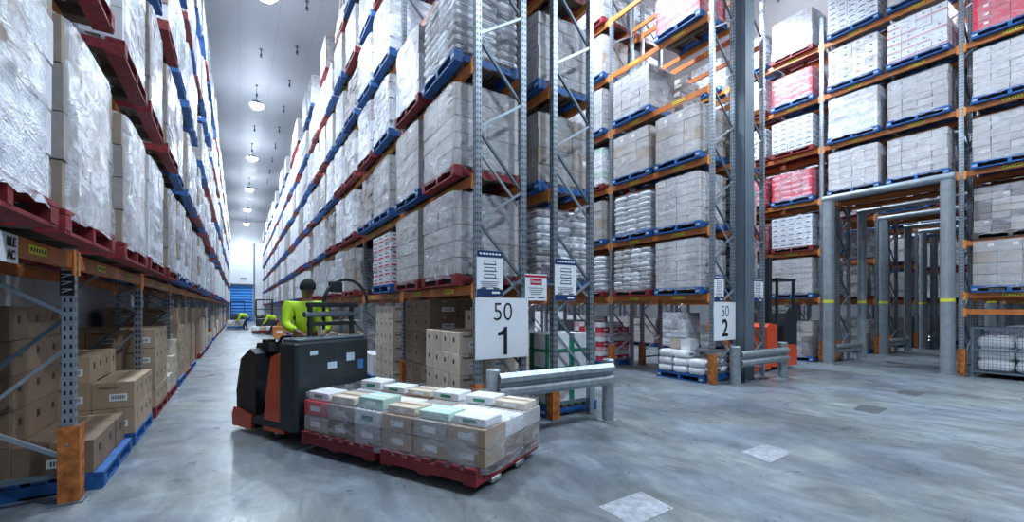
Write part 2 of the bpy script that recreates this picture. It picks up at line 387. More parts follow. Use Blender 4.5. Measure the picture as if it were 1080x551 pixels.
def beam_mesh(L, m=ORANGE):
    mb = MB(); t = .05
    mb.prism([(-t/2, -.12), (t/2, -.12), (t/2, -.03), (t/2-.018, 0), (-t/2, 0)], .05, L-.05, m)
    for y in (.055, L-.055): mb.box((-t/2-.006, y, -.075), (.012, .055, .2), ORANGE_L); 
    for y in (.0455, L-.0455): mb.box((-t/2+.02, y, -.075), (.05, .006, .2), ORANGE_L)
    return mb
BAY = 2.84
BEAM = beam_mesh(BAY).mesh('beam')
def lab_mesh():
    mb = MB()
    mb.box((-.029, 0, -.06), (.004, .30, .055), YEL)
    for k in range(6): mb.box((-.0314, -.11+k*.045, -.06), (.0012, .022, .028), BLACK)
    return mb.mesh('location_label')
LABM = lab_mesh()
def plain_beams(spec):
    mb = MB()
    for (x, y, z) in spec: mb.prism([(x-.025, z-.12), (x+.025, z-.12), (x+.025, z), (x-.025, z)], y+.05, y+BAY-.05, ORANGE); mb.box((x, y+BAY/2, z-.06), (.054, .3, .05), YEL)
    return mb
def rack(label, X, sgn, D, Ys, levels, group=None, skip=lambda b, l: False, nfull=8, feet=True, extra=()):
    """X: front face plane; sgn +1 when the depth runs to +X; Ys: list of upright positions"""
    t = thing('pallet_rack', label, 'pallet rack', (X, Ys[0], 0), 0, 'pallet racks of galvanised frames and orange beams')
    LAT = lattice_mesh(D)
    for i, y in enumerate(Ys):
        ly = y-Ys[0]; near = i < 4
        fr = obj('upright_frame', LAT, t, (0, ly, 0)); 
        if sgn < 0: fr.scale = (-1, 1, 1)
        obj('post', POST if near else POST_P, fr, (.0375, 0, 0)); obj('post', POST if near else POST_P, fr, (D-.0375, 0, 0))
        if feet: obj('foot_guard', FOOT, fr, (.0375, 0, 0)).scale = (1, 1, 1)
    rest = []; cnt = 0
    for i in range(len(Ys)-1):
        for l, z in enumerate(levels):
            if skip(i, l): continue
            fx, rx = sgn*.03, sgn*(D-.03)
            if cnt < 96:
                b = obj('beam', BEAM, t, (fx, Ys[i]-Ys[0], z)); b.scale = (sgn, 1, 1)
                if X < 15:
                    for yy in (.78, 2.05): obj('location_label', LABM, b, (0, yy, 0))
                c = obj('beam', BEAM, t, (rx, Ys[i]-Ys[0], z)); c.scale = (-sgn, 1, 1); cnt += 2
            else: rest += [(fx, Ys[i]-Ys[0], z), (rx, Ys[i]-Ys[0], z)]
    if rest:
        o = obj('beam', plain_beams(rest), t); o['kind'] = 'stuff'
    for e in extra: e(t)
    return t
LV = [1.87, 3.27, 4.74, 6.22, 7.70, 9.17]
LVL = [2.02, 3.82, 5.60, 7.38, 9.16]
YL = [4.9+BAY*k for k in range(-1, 20)]; XL = -1.13
YP = [4.8+BAY*k for k in range(0, 20)]; XP = 2.5
YM = [5.25+BAY*k for k in range(0, 8)]; XM = 8.22
YR = [-.04+BAY*k for k in range(0, 8)]; XR = 14.2
rack('long pallet rack against the white wall, beside the main aisle', XL, -1, .78, YL, LVL)
rack('main-aisle half of the double rack carrying the 50 over 1 board', XP, 1, .76, YP, LV)
rack('back half of the double rack carrying the 50 over 1 board', 3.72, 1, .76, YP[:9], LV)
rack('half rack behind the 50 over 2 board, up to the grey column', XM, 1, .84, YM, LV)
rack('half rack beyond the grey building column, beside the reach truck', 9.40, 1, .84, YM[:6], LV)
tun = lambda b, l: b == 1 and l < 2
rack('tall rack pierced by the front pipe gate, with red loads on it', XR, 1, .84, YR, LV, skip=lambda b, l: tun(b, l) or (b == 0 and l in (0, 1)))
rack('half rack directly behind the front pipe gate', 15.25, 1, .84, YR[:7], LV, skip=tun)
rack('second rack seen through the tunnel', 18.3, 1, .84, YR[:7], LV, skip=tun)
rack('rear half of the second rack seen through the tunnel', 19.35, 1, .84, YR[:6], LV, skip=tun)
rack('third rack seen through the tunnel', 22.3, 1, .84, YR[:7], LV, skip=tun)
rack('rack at the far end of the tunnel', 26.3, 1, .84, YR[:7], LV)

# ---------------------------------------------------------------- pallets
CHEP = text_mesh('CHEP', .07, WHITE_INK, .002)
def pallet_mesh(m, wood=None, D=1.0, W=1.165):
    """origin bottom centre; x across rack depth (front is -x), y along the rack"""
    mb = MB()
    inner = wood if wood is not None else m
    for yy in (-W/2+.055, 0, W/2-.055):                      # bearers run along x, ends painted
        wy = .11 if yy else .06
        mb.box((0, yy, .066), (D-.16, wy, .088), m if yy and wood is None else inner)
        for s_ in (-1, 1): mb.box((s_*(D/2-.04), yy, .066), (.08, wy, .088), m)
    for k in range(7):
        x = -D/2+.065+k*(D-.13)/6; wd = .13 if k in (0, 6) else .095
        mb.box((x, 0, .13), (wd, W, .03), m if k in (0, 6) else inner)
    for x in (-D/2+.07, -.02, D/2-.07): mb.box((x, 0, .012), (.13, W, .022), inner if abs(x) < .1 else m)
    for yy in (-W/2+.004, W/2-.004): mb.box((0, yy, .066), (D-.162, .012, .088), m)
    if m is BLUE_P:
        for s, yy in ((-1, -W/2+.055), (-1, W/2-.055)):
            M = Matrix.Translation((-D/2-.0015, yy, .066)) @ Matrix.Rotation(-math.pi/2, 4, 'Z') @ Matrix.Rotation(math.pi/2, 4, 'X') @ Matrix.Diagonal((.5, .7, 1, 1))
            add_mesh(mb, CHEP, M, WHITE_INK)
    return mb.mesh('pallet')
PB, PR, PW = pallet_mesh(BLUE_P, WOOD_P), pallet_mesh(RED_P, WOOD_P), pallet_mesh(WOOD_P)
PAL = {'blue': PB, 'red': PR, 'timber': PW}

# ---------------------------------------------------------------- load variants
def marks(mb, face, c, d, kind, rng):
    """flat print on a carton side; face in -x,+x,-y,+y"""
    x, y, z = c; a, b, h = d[0]/2+.0012, d[1]/2+.0012, d[2]/2
    def q(u0, u1, z0, z1, m):
        if face == '-x': vs = [(x-a, y-u0, z+z0), (x-a, y-u1, z+z0), (x-a, y-u1, z+z1), (x-a, y-u0, z+z1)]
        elif face == '+x': vs = [(x+a, y+u0, z+z0), (x+a, y+u1, z+z0), (x+a, y+u1, z+z1), (x+a, y+u0, z+z1)]
        elif face == '-y': vs = [(x+u0, y-b, z+z0), (x+u1, y-b, z+z0), (x+u1, y-b, z+z1), (x+u0, y-b, z+z1)]
        else: vs = [(x-u0, y+b, z+z0), (x-u1, y+b, z+z0), (x-u1, y+b, z+z1), (x-u0, y+b, z+z1)]
        mb.raw(vs, [(0, 1, 2, 3)], m)
    u = (d[1] if face[1] == 'x' else d[0])/2
    if kind == 'blue': 
        q(-u*.72, u*.72, -h*.32, h*.1, G_BLUE); q(-u*.45, u*.45, h*.1, h*.32, G_BLUE)
    elif kind == 'hole': q(-u*.28, u*.28, h*.05, h*.45, BLACK)
    elif kind == 'stripe': q(-u*.98, u*.98, -h*.8, -h*.55, G_PINK); q(-u*.12, u*.12, h*.1, h*.5, BLACK)
    elif kind == 'tag': q(u*.25, u*.75, -h*.1, h*.45, WHITE)
    elif kind == 'dark': q(-u*.6, u*.6, -h*.15, h*.15, GALVD)
    elif kind == 'pinkband': q(-u*.9, u*.9, -h*.45, h*.1, G_PINKL)
    elif kind == 'print': q(-u*.8, u*.8, -h*.75, -h*.35, G_PINK); q(-u*.6, u*.1, h*.2, h*.5, BLACK); q(u*.3, u*.5, 0, h*.5, BLACK)
def goods_mesh(nx, ny, nz, H, mats, mk=None, pm=.6, jit=.006, taper=0., ch=0., W=1.12, D=.97, seed=1, empty=.0, mkf=('-x', '-y')):
    rng = random.Random(seed); mb = MB(); hz = H/nz
    for k in range(nz):
        tx = 1-taper*(k/nz)
        NX, NY = (nx, ny) if k % 2 == 0 else (max(2, nx-(1 if nx > 3 else 0)), ny)
        for i in range(NX):
            for j in range(NY):
                if 0 < i < NX-1 and 0 < j < NY-1 and k < nz-1: continue
                if k == nz-1 and rng.random() < empty: continue
                sx, sy = D*tx/NX, W*tx/NY
                c = (-D*tx/2+sx*(i+.5)+rng.uniform(-jit, jit), -W*tx/2+sy*(j+.5)+rng.uniform(-jit, jit), .15+hz*(k+.5))
                d = (sx-.009, sy-.009, hz-.009)
                mb.box(c, d, rng.choice(mats), None, ch)
                if mk:
                    if i == 0 and '-x' in mkf and rng.random() < pm: marks(mb, '-x', c, d, mk, rng)
                    if i == NX-1 and rng.random() < pm*.4: marks(mb, '+x', c, d, mk, rng)
                    if j == 0 and rng.random() < pm: marks(mb, '-y', c, d, mk, rng)
    return mb.mesh('goods')
def wrap_mesh(H, m, W=1.145, D=.995, taper=0., seed=1, z0=.1, nz=14):
    rng = random.Random(seed); mb = MB(); n = 40; rows = []
    for k in range(nz+1):
        z = z0+(.15+H+.012-z0)*k/nz; tp = 1-taper*max(0, (z-.15)/H); wob = rng.uniform(-.006, .008)
        if k == 0: wob = .012
        ring = []
        for q in range(n):
            a = 2*math.pi*(q+.5)/n; c, s = math.cos(a), math.sin(a); e = 1/9
            rr = .5/((abs(c)**9+abs(s)**9)**e)
            w_ = wob+rng.uniform(-.004, .004)
            ring.append((c*rr*(D*tp+w_*2), s*rr*(W*tp+w_*2), z+(rng.uniform(-.02, .02) if k == 0 else 0)))
        rows.append(ring)
    z = .15+H+.018; tp = 1-taper
    rows.append([(v[0]*.9, v[1]*.9, z+rng.uniform(-.004, .004)) for v in rows[-1]])
    vs = [v for r in rows for v in r]; fs = []
    for r in range(len(rows)-1):
        for q in range(n): fs.append((r*n+q, r*n+(q+1) % n, (r+1)*n+(q+1) % n, (r+1)*n+q))
    mb.raw(vs, fs, m); return mb.mesh('stretch_wrap')
VAR = {}
def variant(key, desc, H, film=None, taper=0., seed=1, **kw):
    g = goods_mesh(H=H, taper=taper, seed=seed, **kw)
    f = wrap_mesh(H, film, taper=taper, seed=seed) if film else None
    VAR[key] = dict(desc=desc, g=g, f=f, H=H)
variant('grey', 'grey shrink-wrapped', 1.04, FILM, nx=4, ny=4, nz=7, mats=[G_GREY, G_GREY, G_GREY, G_GREYB], mk='tag', pm=.05, seed=3)
variant('grey2', 'pale grey wrapped', .98, FILM, nx=4, ny=4, nz=6, mats=[G_GREY, G_GREYB], mk='tag', pm=.04, seed=4, jit=.01)
variant('panel', 'large-carton grey wrapped', 1.06, FILM_P, nx=2, ny=2, nz=5, mats=[G_GREY, G_GREYB], mk='tag', pm=.05, seed=33)
variant('white', 'white film-wrapped', 1.06, FILM_H, nx=3, ny=3, nz=5, mats=[G_WHITE, G_GREY], seed=5)
variant('white2', 'milky white wrapped', 1.0, FILM_H, nx=3, ny=4, nz=7, mats=[G_WHITE, G_WHITE, G_GREY], seed=6, jit=.012)
variant('marks', 'white printed-carton', .92, FILM_T, nx=4, ny=5, nz=6, mats=[G_WHITE], mk='blue', pm=1, seed=7)
variant('holes', 'pale carton hand-hole', .98, FILM_T, nx=3, ny=4, nz=5, mats=[G_WHITE, G_GREY], mk='hole', pm=.9, seed=8)
variant('stripe', 'red-striped white carton', 1.0, FILM_T, nx=3, ny=4, nz=5, mats=[G_WHITE], mk='stripe', pm=.75, seed=9)
variant('print', 'red-and-black printed white carton', .96, None, nx=3, ny=3, nz=6, mats=[G_WHITE], mk='print', pm=1, seed=10)
variant('pink', 'red wrapped', .80, FILM, nx=3, ny=4, nz=5, mats=[G_PINK], mk='pinkband', pm=.55, seed=11)
variant('red', 'deep red wrapped', .98, FILM_T, nx=3, ny=4, nz=5, mats=[G_PINK], mk='tag', pm=.3, seed=12)
variant('brown', 'brown-grey wrapped carton', 1.0, FILM_T, nx=3, ny=3, nz=4, mats=[G_GREY2, G_BROWN, G_GREY2], mk='tag', pm=.15, seed=13)
variant('tan', 'tan carton', 1.02, FILM_T, nx=2, ny=4, nz=4, mats=[G_GREY2, CARD_G], mk='tag', pm=.2, seed=14)
variant('sacks', 'white stacked sack', .95, FILM_T, nx=2, ny=3, nz=8, mats=[G_WHITE], ch=.045, seed=15, jit=.015, mk='dark', pm=.35)
variant('sacks2', 'pale grey stacked packet', 1.0, FILM_T, nx=3, ny=4, nz=9, mats=[G_WHITE, G_GREY], ch=.03, mk='dark', pm=.6, seed=16, jit=.01)
variant('slump', 'tapering brown-grey wrapped', 1.05, FILM_T, taper=.22, nx=3, ny=3, nz=9, mats=[G_GREY2, G_GREY], seed=17, jit=.03)
variant('mint', 'mint and white wrapped', .95, FILM, nx=3, ny=3, nz=6, mats=[G_MINT, G_WHITE], seed=18)
variant('tall', 'tall milky wrapped', 1.18, FILM_H, nx=3, ny=3, nz=4, mats=[G_WHITE, G_GREY2], seed=19)
variant('tall2', 'tall white wrapped', 1.24, FILM_H, nx=3, ny=4, nz=5, mats=[G_WHITE, G_BROWN], seed=20, jit=.012)
variant('tallb', 'tall brown-and-clear wrapped', 1.15, FILM_H, nx=3, ny=3, nz=4, mats=[G_BROWN, G_GREY2], seed=21)
variant('dark', 'dark grey wrapped', 1.02, FILM_T, nx=3, ny=4, nz=7, mats=[G_DARK, G_GREY2], mk='tag', pm=.1, seed=22)
LOADS = []
def load(rk, lvl, pos, X, Y, Z, var, pal, front=-1, rz=0.):
    """front -1: the face towards -X; pallet origin is the centre"""
    LOADS.append(dict(rk=rk, lvl=lvl, pos=pos, X=X, Y=Y, Z=Z, v=var, p=pal, front=front, rz=rz+random.uniform(-.012, .012)))
def fill(rk, xf, sgn, Ys, levels, mix, pals, pmiss=.04, fixed={}, skip=lambda b, l: False, first=1, up=99):
    for i, y in enumerate(Ys[:-1]):
        for l, z in enumerate(levels):
            if skip(i, l): continue
            for j in (0, 1):
                pos = i*2+j+first; key = (i, l, j)
                rv, rp, rm, oy, ox = random.choice(mix), random.choice(pals), random.random(), random.uniform(-.02, .02), random.uniform(-.03, .03)
                if key in fixed:
                    if fixed[key] is None: continue
                    rv, rp = fixed[key]; oy = ox = 0
                elif rm < (pmiss if l < 5 else .35): continue
                load(rk, l+1, pos, xf+sgn*.5+ox, y+.76+j*1.32+oy, z+.002, rv, rp, -sgn if sgn > 0 else 1)
MIXL = ['tall', 'tall', 'tall2', 'tall2', 'white', 'tallb', 'white2', 'grey']
fill('wall-side rack', -.86, -1, YL, LVL, MIXL, ['red', 'blue', 'red', 'blue', 'blue'], .03,
     {(0, 0, 0): ('tall2', 'red'), (0, 0, 1): ('tallb', 'red'), (1, 0, 0): ('tallb', 'red'), (1, 0, 1): ('tall', 'red'), (2, 0, 0): ('tallb', 'red'),
      (2, 0, 1): ('tall2', 'blue'), (1, 1, 0): ('tall', 'red'), (1, 1, 1): ('tallb', 'red'), (2, 1, 0): ('tallb', 'red'), (1, 2, 0): ('tall', 'red'), (2, 2, 0): ('tall2', 'red'), (0, 1, 1): ('tall', 'red')})
MIXP = ['white', 'white', 'white2', 'grey', 'grey2', 'white2', 'slump', 'white', 'grey2', 'holes']
fill('rack 50-1', 2.31, 1, YP, LV, MIXP, ['blue', 'red', 'blue', 'red', 'blue'], .03,
     {(0, 0, 0): ('panel', 'red'), (0, 0, 1): ('panel', 'red'), (1, 0, 0): ('print', 'blue'), (1, 0, 1): None, (2, 0, 0): ('brown', 'red'), (2, 0, 1): ('white', 'red'), (1, 1, 1): ('slump', 'blue'),
      (0, 1, 0): ('panel', 'red'), (0, 1, 1): ('panel', 'blue'), (1, 1, 0): ('grey2', 'blue'), (0, 2, 0): ('sacks2', 'blue'), (0, 2, 1): ('white', 'red'),
      (1, 2, 0): ('white2', 'blue'), (1, 2, 1): ('white', 'red'), (0, 3, 0): ('white', 'blue'), (0, 3, 1): None, (1, 3, 0): ('white', 'blue'), (1, 3, 1): ('white2', 'blue'), (2, 3, 0): ('slump', 'blue')})
fill('back of rack 50-1', 3.62, 1, YP[:4], LV, ['brown', 'grey2', 'grey', 'slump'], ['blue', 'red'], .0,
     {(0, 1, 0): ('brown', 'blue'), (0, 0, 0): ('sacks2', 'blue'), (0, 2, 0): ('grey2', 'blue'), (0, 3, 0): ('slump', 'red')})
MIXM = ['grey', 'grey2', 'sacks', 'sacks2', 'brown', 'white2', 'white']
fill('rack 50-2', 8.10, 1, YM[:5], LV, MIXM, ['blue', 'blue', 'red'], .0,
     {(0, 0, 0): ('grey', 'blue'), (0, 0, 1): ('sacks2', 'red'), (0, 1, 0): ('grey', 'blue'), (0, 1, 1): ('sacks', 'blue'), (0, 2, 0): ('brown', 'blue'), (0, 2, 1): ('brown', 'blue'),
      (0, 3, 0): None, (0, 3, 1): ('grey2', 'blue'), (0, 4, 0): ('pink', 'blue'), (0, 4, 1): None, (0, 5, 0): None, (0, 5, 1): None,
      (1, 1, 0): ('brown', 'blue'), (1, 2, 0): ('mint', 'red'), (1, 3, 0): ('grey', 'blue'), (1, 4, 0): ('brown', 'blue'), (1, 0, 0): ('sacks', 'red'), (1, 5, 0): ('sacks2', 'red')})
fill('back of rack 50-2', 9.36, 1, YM[:3], LV, ['grey2', 'grey', 'sacks2', 'holes'], ['blue', 'red'], .0,
     {(0, 3, 0): None, (0, 4, 1): None, (0, 4, 0): None, (0, 5, 0): None, (0, 5, 1): None, (0, 3, 1): ('slump', 'blue'), (0, 2, 0): ('slump', 'blue')})
fill('pipe-gate rack', 14.08, 1, YR, LV, ['marks', 'grey2', 'holes', 'white2', 'sacks2', 'grey', 'pink'], ['blue', 'red', 'blue'], .0,
     {(1, 2, 0): ('grey2', 'blue'), (1, 2, 1): ('grey', 'blue'), (1, 3, 0): ('grey2', 'blue'), (1, 3, 1): ('white', 'blue'), (1, 4, 0): ('stripe', 'blue'), (1, 4, 1): ('holes', 'blue'),
      (1, 5, 0): ('grey2', 'blue'), (1, 5, 1): ('marks', 'blue'), (2, 1, 0): ('marks', 'red'), (2, 2, 0): ('pink', 'blue'), (2, 3, 0): ('marks', 'red'), (2, 4, 0): ('pink', 'blue'), (2, 5, 0): ('white', 'red'),
      (0, 2, 1): ('grey2', 'blue'), (0, 3, 1): ('grey', 'blue'), (0, 4, 1): ('red', 'blue'), (0, 5, 1): ('grey2', 'blue'), (2, 0, 0): ('grey', 'blue')},
     skip=lambda b, l: (b == 1 and l < 2) or (b == 0 and l < 2))
for nm, xf, n in (('rack behind tunnel gate', 15.2, 5), ('second tunnel rack', 18.2, 5), ('rear of second tunnel rack', 19.3, 4), ('third tunnel rack', 22.2, 5), ('rack at tunnel end', 26.2, 6)):
    fill(nm, xf, 1, YR[:n], LV[:5] if xf < 18 else LV[:4], ['sacks2', 'grey2', 'marks', 'holes', 'dark'], ['blue', 'red'], .05,
         skip=(lambda b, l: b == 1 and l < 2) if xf < 26 else (lambda b, l: False))
# loads standing on the floor
def ground(rk, xf, Y, var, pal, pos, Z=0.): load(rk, 0, pos, xf+.5, Y, Z, var, pal)
for k in range(2, 12):
    if k != 4: ground('pipe-gate rack', 14.1, YR[2]+.76+(k-2)*1.42, ['grey2', 'grey', 'dark', 'white', 'tall2', 'tall2'][k % 6], 'blue', k+1)
ground('pipe-gate rack', 14.1, YR[0]+.76, 'dark', 'blue', 1)
for xx, nm in ((15.2, 'rack behind tunnel gate'), (18.2, 'second tunnel rack'), (19.3, 'rear of second tunnel rack'), (22.2, 'third tunnel rack'), (26.2, 'rack at tunnel end')):
    for k in range(7):
        if k in (2, 3) and xx < 26: continue
        ground(nm, xx, YR[0]+.76+k*1.42, ['dark', 'marks', 'grey2', 'brown'][k % 4], 'blue', k+1)
ground('back of rack 50-2', 9.4, YM[2]+.76, 'dark', 'blue', 5)

# rank by size, the 300 largest are individuals
def bbox_px(L, H):
    ps = []
    for dx in (-.5, .5):
        for dy in (-.58, .58):
            for dz_ in (0, H): 
                q = proj(L['X']+dx, L['Y']+dy, L['Z']+dz_)
                if q is None: q = (-999, 0, .1) if dx < 0 else (-999, 0, .1)
                ps.append(q)
    return min(p[0] for p in ps), max(p[0] for p in ps), min(p[1] for p in ps), max(p[1] for p in ps), min(p[2] for p in ps)
keep = []
for L in LOADS:
    x0, x1, y0, y1, dd = bbox_px(L, VAR[L['v']]['H']+.15)
    if x1 < -5 or x0 > 1085 or y1 < -5 or y0 > 556: continue
    L['dd'] = dd; keep.append(L)
keep.sort(key=lambda L: L['dd'])
DET = keep[:300]; FAR = keep[300:]
for L in DET:
    V = VAR[L['v']]; lv = 'on the floor under' if L['lvl'] == 0 else 'level %d of' % L['lvl']
    lab = '%s load, %s pallet, %s, %s, %s along' % (V['desc'], L['p'], ('floor' if L['lvl'] == 0 else ordn(L['lvl'])+' level'), L['rk'], ordn(L['pos']))
    rz = L['rz']+(math.pi if L['front'] > 0 else 0)
    t = thing('pallet_load', lab, 'pallet load', (L['X'], L['Y'], L['Z']), rz, 'wrapped pallet loads in the racks')
    obj('pallet', PAL[L['p']], t); obj('goods', V['g'], t)
    if V['f']: obj('stretch_wrap', V['f'], t)
FM = {'panel': G_GREY, 'grey': G_GREY, 'grey2': G_GREY, 'brown': G_GREY2, 'dark': G_DARK, 'slump': G_GREY2, 'tallb': G_GREY2, 'pink': G_PINK}
mb = MB()
for L in FAR:
    H = VAR[L['v']]['H']; m = FM.get(L['v'], G_WHITE); rr = random.Random(L['X']*7+L['Y']*13+L['Z'])
    n = 4
    for k in range(n):
        mb.box((L['X']+rr.uniform(-.012, .012), L['Y']+rr.uniform(-.012, .012), L['Z']+.16+H*(k+.5)/n), (1.0, 1.13, H/n-.012), m)
    pm_ = {'blue': BLUE_P, 'red': RED_P, 'timber': WOOD_P}[L['p']]
    for yy in (-.53, 0, .53): mb.box((L['X'], L['Y']+yy, L['Z']+.062), (1.0, .1, .1), pm_)
    mb.box((L['X'], L['Y'], L['Z']+.132), (1.0, 1.165, .03), pm_); mb.box((L['X'], L['Y'], L['Z']+.012), (1.0, 1.165, .02), pm_)
if FAR: tag(obj('distant_pallet_loads', mb), 'small distant wrapped pallet loads filling the far ends of the long racks', 'pallet loads', None, 'stuff')
print('loads', len(DET), len(FAR), 'far from', DET[-1]['dd'])

# ---------------------------------------------------------------- cartons on floor pallets
def carton_mesh(d, m, label=True, hole=False, printed=True):
    mb = MB(); mb.box((0, 0, d[2]/2), (d[0]-.006, d[1]-.006, d[2]-.004), m, None, .004); return mb.mesh('carton')
def tape_mesh(d):
    mb = MB(); mb.box((0, 0, d[2]-.0008), (.05, d[1]-.008, .0016), TAPE)
    for s in (-1, 1): mb.box((0, s*(d[1]/2-.0025), d[2]-.035), (.05, .0016, .07), TAPE)
    return mb.mesh('packing_tape')
def clabel_mesh(d, side=-1):
    """labels on the -y end and the aisle side"""
    mb = MB(); yy = -d[1]/2+.002
    mb.box((d[0]*.12, yy, d[2]*.42), (d[0]*.42, .0016, d[2]*.26), WHITE)
    for k in range(9): mb.box((d[0]*.12-d[0]*.15+k*d[0]*.036, yy-.001, d[2]*.42), (d[0]*.018, .0016, d[2]*.14), BLACK)
    h = MB()
    for k in range(3): h.box((-d[0]*.1, yy, d[2]*(.82-k*.035)), (d[0]*(.55-.1*k), .0012, d[2]*.034), CARD_D)
    s1 = MB(); s1.box((d[0]/2-.002, 0, d[2]*.62), (.0016, d[1]*.16, d[2]*.22), BLACK)
    s2 = MB(); s2.box((-d[0]/2+.002, 0, d[2]*.62), (.0016, d[1]*.16, d[2]*.22), BLACK)
    return mb.mesh('printed_label'), h.mesh('printed_text'), s1.mesh('hand_hole'), s2.mesh('hand_hole')
CT = {}
def ct(d, m):
    k = (d, m.name)
    if k not in CT:
        sh = (tape_mesh(d), clabel_mesh(d)) if ('T', d) not in CT else CT[('T', d)]
        CT[('T', d)] = sh; CT[k] = (carton_mesh(d, m), *sh)
    return CT[k]
PF = {c: pallet_mesh(m, None, 1.12, 1.165) for c, m in (('blue', BLUE_P), ('red', RED_P))}
CARTONS = []
def stack(where, cx, cy, hm, m, d, pal='blue', rz=0., Z=0., extra=(), paint=None):
    """hm[i][j]: layers in the column i across (x), j along (y)"""
    nx, ny = len(hm), len(hm[0])
    tag(obj('floor_pallet', PF[pal], None, (cx, cy, Z), rz), '%s floor pallet carrying the cartons %s' % (pal, where.replace(' on ', ' ').replace('on ', 'stacked as ', 1) if False else where), 'pallet', 'pallets on the floor')
    c_, s_ = math.cos(rz), math.sin(rz); rr = random.Random(int(cx*100+cy*37))
    for i in range(nx):
        for j in range(ny):
            for k in range(hm[i][j]):
                lx = (i-(nx-1)/2)*d[0]+rr.uniform(-.004, .004); ly = (j-(ny-1)/2)*d[1]+rr.uniform(-.004, .004)
                X, Y = cx+lx*c_-ly*s_, cy+lx*s_+ly*c_; zz = Z+.1465+k*d[2]
                p = proj(X, Y, zz)
                if p is None or p[0] < -40 or p[0] > 1110 or p[1] > 640: continue
                hid = k < hm[i][j]-1 and 0 < i < nx-1 and 0 < j < ny-1 and all(hm[a][b] > k for a, b in ((i-1, j), (i+1, j), (i, j-1), (i, j+1)))
                if hid: continue
                CARTONS.append(dict(X=X, Y=Y, Z=zz, rz=rz+rr.uniform(-.015, .015), d=d, m=paint(k, j, rr) if paint else m, dd=p[2], where=where, i=i+1, j=j+1, k=k+1, n=nx, top=hm[i][j], m2=ny))
LX = -1.56
big, med, sml = (.56, .388, .29), (.38, .29, .235), (.28, .233, .20)
stack('by scuffed foot guard', LX, 5.68, [[5, 5, 5], [4, 4, 4]], CARD_D, (.5, .388, .29))
CARTONS = [c for c in CARTONS if not (c['where'].startswith('by scuffed') and c['i'] == 2 and c['k'] > 1)]
stack('on second wall-side pallet', LX, 7.03, [[3, 3, 3, 3], [3, 3, 3, 3], [2, 2, 2, 2]], CARD, (.37, .29, .30))
stack('on red wall-side pallet', LX, 8.5, [[4, 4, 4], [4, 4, 4], [4, 4, 4]], CARD, (.37, .385, .285), 'red')
stack('on fourth wall-side pallet', LX, 9.85, [[2, 2, 2, 3], [2, 2, 2, 3], [1, 1, 2, 3]], CARD_G, (.37, .29, .28), 'red')
cnt_ = 5
for b in range(3, 16):
    for j in (0, 1):
        Yc = YL[b]+.76+j*1.32; q = random.random(); n = random.choice((2, 3, 4, 1, 3))
        if q < .12: continue
        stack('on %s wall-side pallet' % ordn(cnt_), LX, Yc, [[n, n], [n, random.choice((n, max(1, n-1)))]], random.choice((CARD, CARD_G, G_WHITE, CARD)), (.54, .56, .36), random.choice(('red', 'red', 'blue')))
        cnt_ += 1
PXc = 2.5+.42
stack('on front rack 50-1 pallet', PXc, 5.56, [[4, 4, 4, 4], [5, 5, 4, 4], [4, 4, 4, 4]], CARD_G, (.37, .285, .28), 'blue')
stack('on second rack 50-1 pallet', PXc+.08, 6.88, [[6, 6, 6], [6, 6, 6]], CARD_D, (.5, .385, .26), 'blue')
stack('on third rack 50-1 pallet', PXc, 8.40, [[6, 6, 6, 6], [6, 6, 6, 6], [6, 6, 6, 6]], CARD_G, (.36, .285, .245), 'blue')
stack('on low rack 50-1 pallet', PXc, 9.74, [[2, 2, 2, 2], [3, 3, 3, 3], [3, 3, 2, 2]], G_WHITE, (.36, .285, .22), 'blue')
for b in range(2, 9):
    for j in (0, 1):
        n = random.choice((2, 3, 4))
        stack('on %s rack 50-1 pallet' % ordn(5+(b-2)*2+j), PXc, YP[b]+.76+j*1.32, [[n, n], [n, n]], random.choice((CARD_G, CARD, G_WHITE)), (.54, .56, .34), random.choice(('blue', 'red')))
rw = lambda k, j, r_: G_PINK if (k+j) % 3 == 0 else (G_WHITE if (k+j) % 3 == 1 else G_PINKL)
stack('under rack 50-2', 8.72, 8.95, [[8]*5, [8]*5, [7, 8, 8, 6, 8]], G_WHITE, (.36, .22, .13), 'blue', paint=rw)
stack('behind the green-edged crates', 4.22, 6.95, [[4, 4, 4], [3, 3, 4]], G_WHITE, (.5, .36, .26), 'blue', paint=lambda k, j, r_: G_PINKL if r_.random() < .3 else G_WHITE)
CARTONS.sort(key=lambda c: c['dd']); CD, CF = CARTONS[:300], CARTONS[300:]
LAY = lambda k, top: 'bottom' if k == 1 else ('top' if k == top else ordn(k))
END = lambda j, n: 'near end' if j == 1 else ('far end' if j == n else ('middle' if n == 3 else ('near middle' if j == 2 else ('centre' if n == 5 and j == 3 else 'far middle'))))
cname = {CARD.name: 'brown', CARD_D.name: 'dark brown', CARD_G.name: 'pale tan', G_WHITE.name: 'white', G_PINK.name: 'red', G_PINKL.name: 'pink'}
side_w = {1: 'rear', 2: 'middle', 3: 'aisle'}
for c in CD:
    me, tp, lm = ct(c['d'], c['m'])
    o = obj('carton', me, None, (c['X'], c['Y'], c['Z']), c['rz'])
    left = c['X'] < 0
    col = c['i'] if left else c['n']+1-c['i']
    row = 'aisle' if col == c['n'] else ('back' if col == 1 else 'middle')
    tag(o, '%s carton %s, %s layer, %s, %s' % (cname[c['m'].name], c['where'], LAY(c['k'], c['top']), {1: 'aisle side'}.get(c['n']+1-col, 'back' if col == 1 else ('inner' if c['n']+1-col == 2 else 'deep')), END(c['j'], c['m2'])), 'carton', 'cartons stacked on the floor pallets')
    if c['dd'] < 14 and c['m'] in (CARD, CARD_D, CARD_G):
        obj('packing_tape', tp, o); [obj(n_, m_, o) for n_, m_ in zip(('printed_label', 'printed_text', 'hand_hole', 'hand_hole'), lm)]
mb = MB()
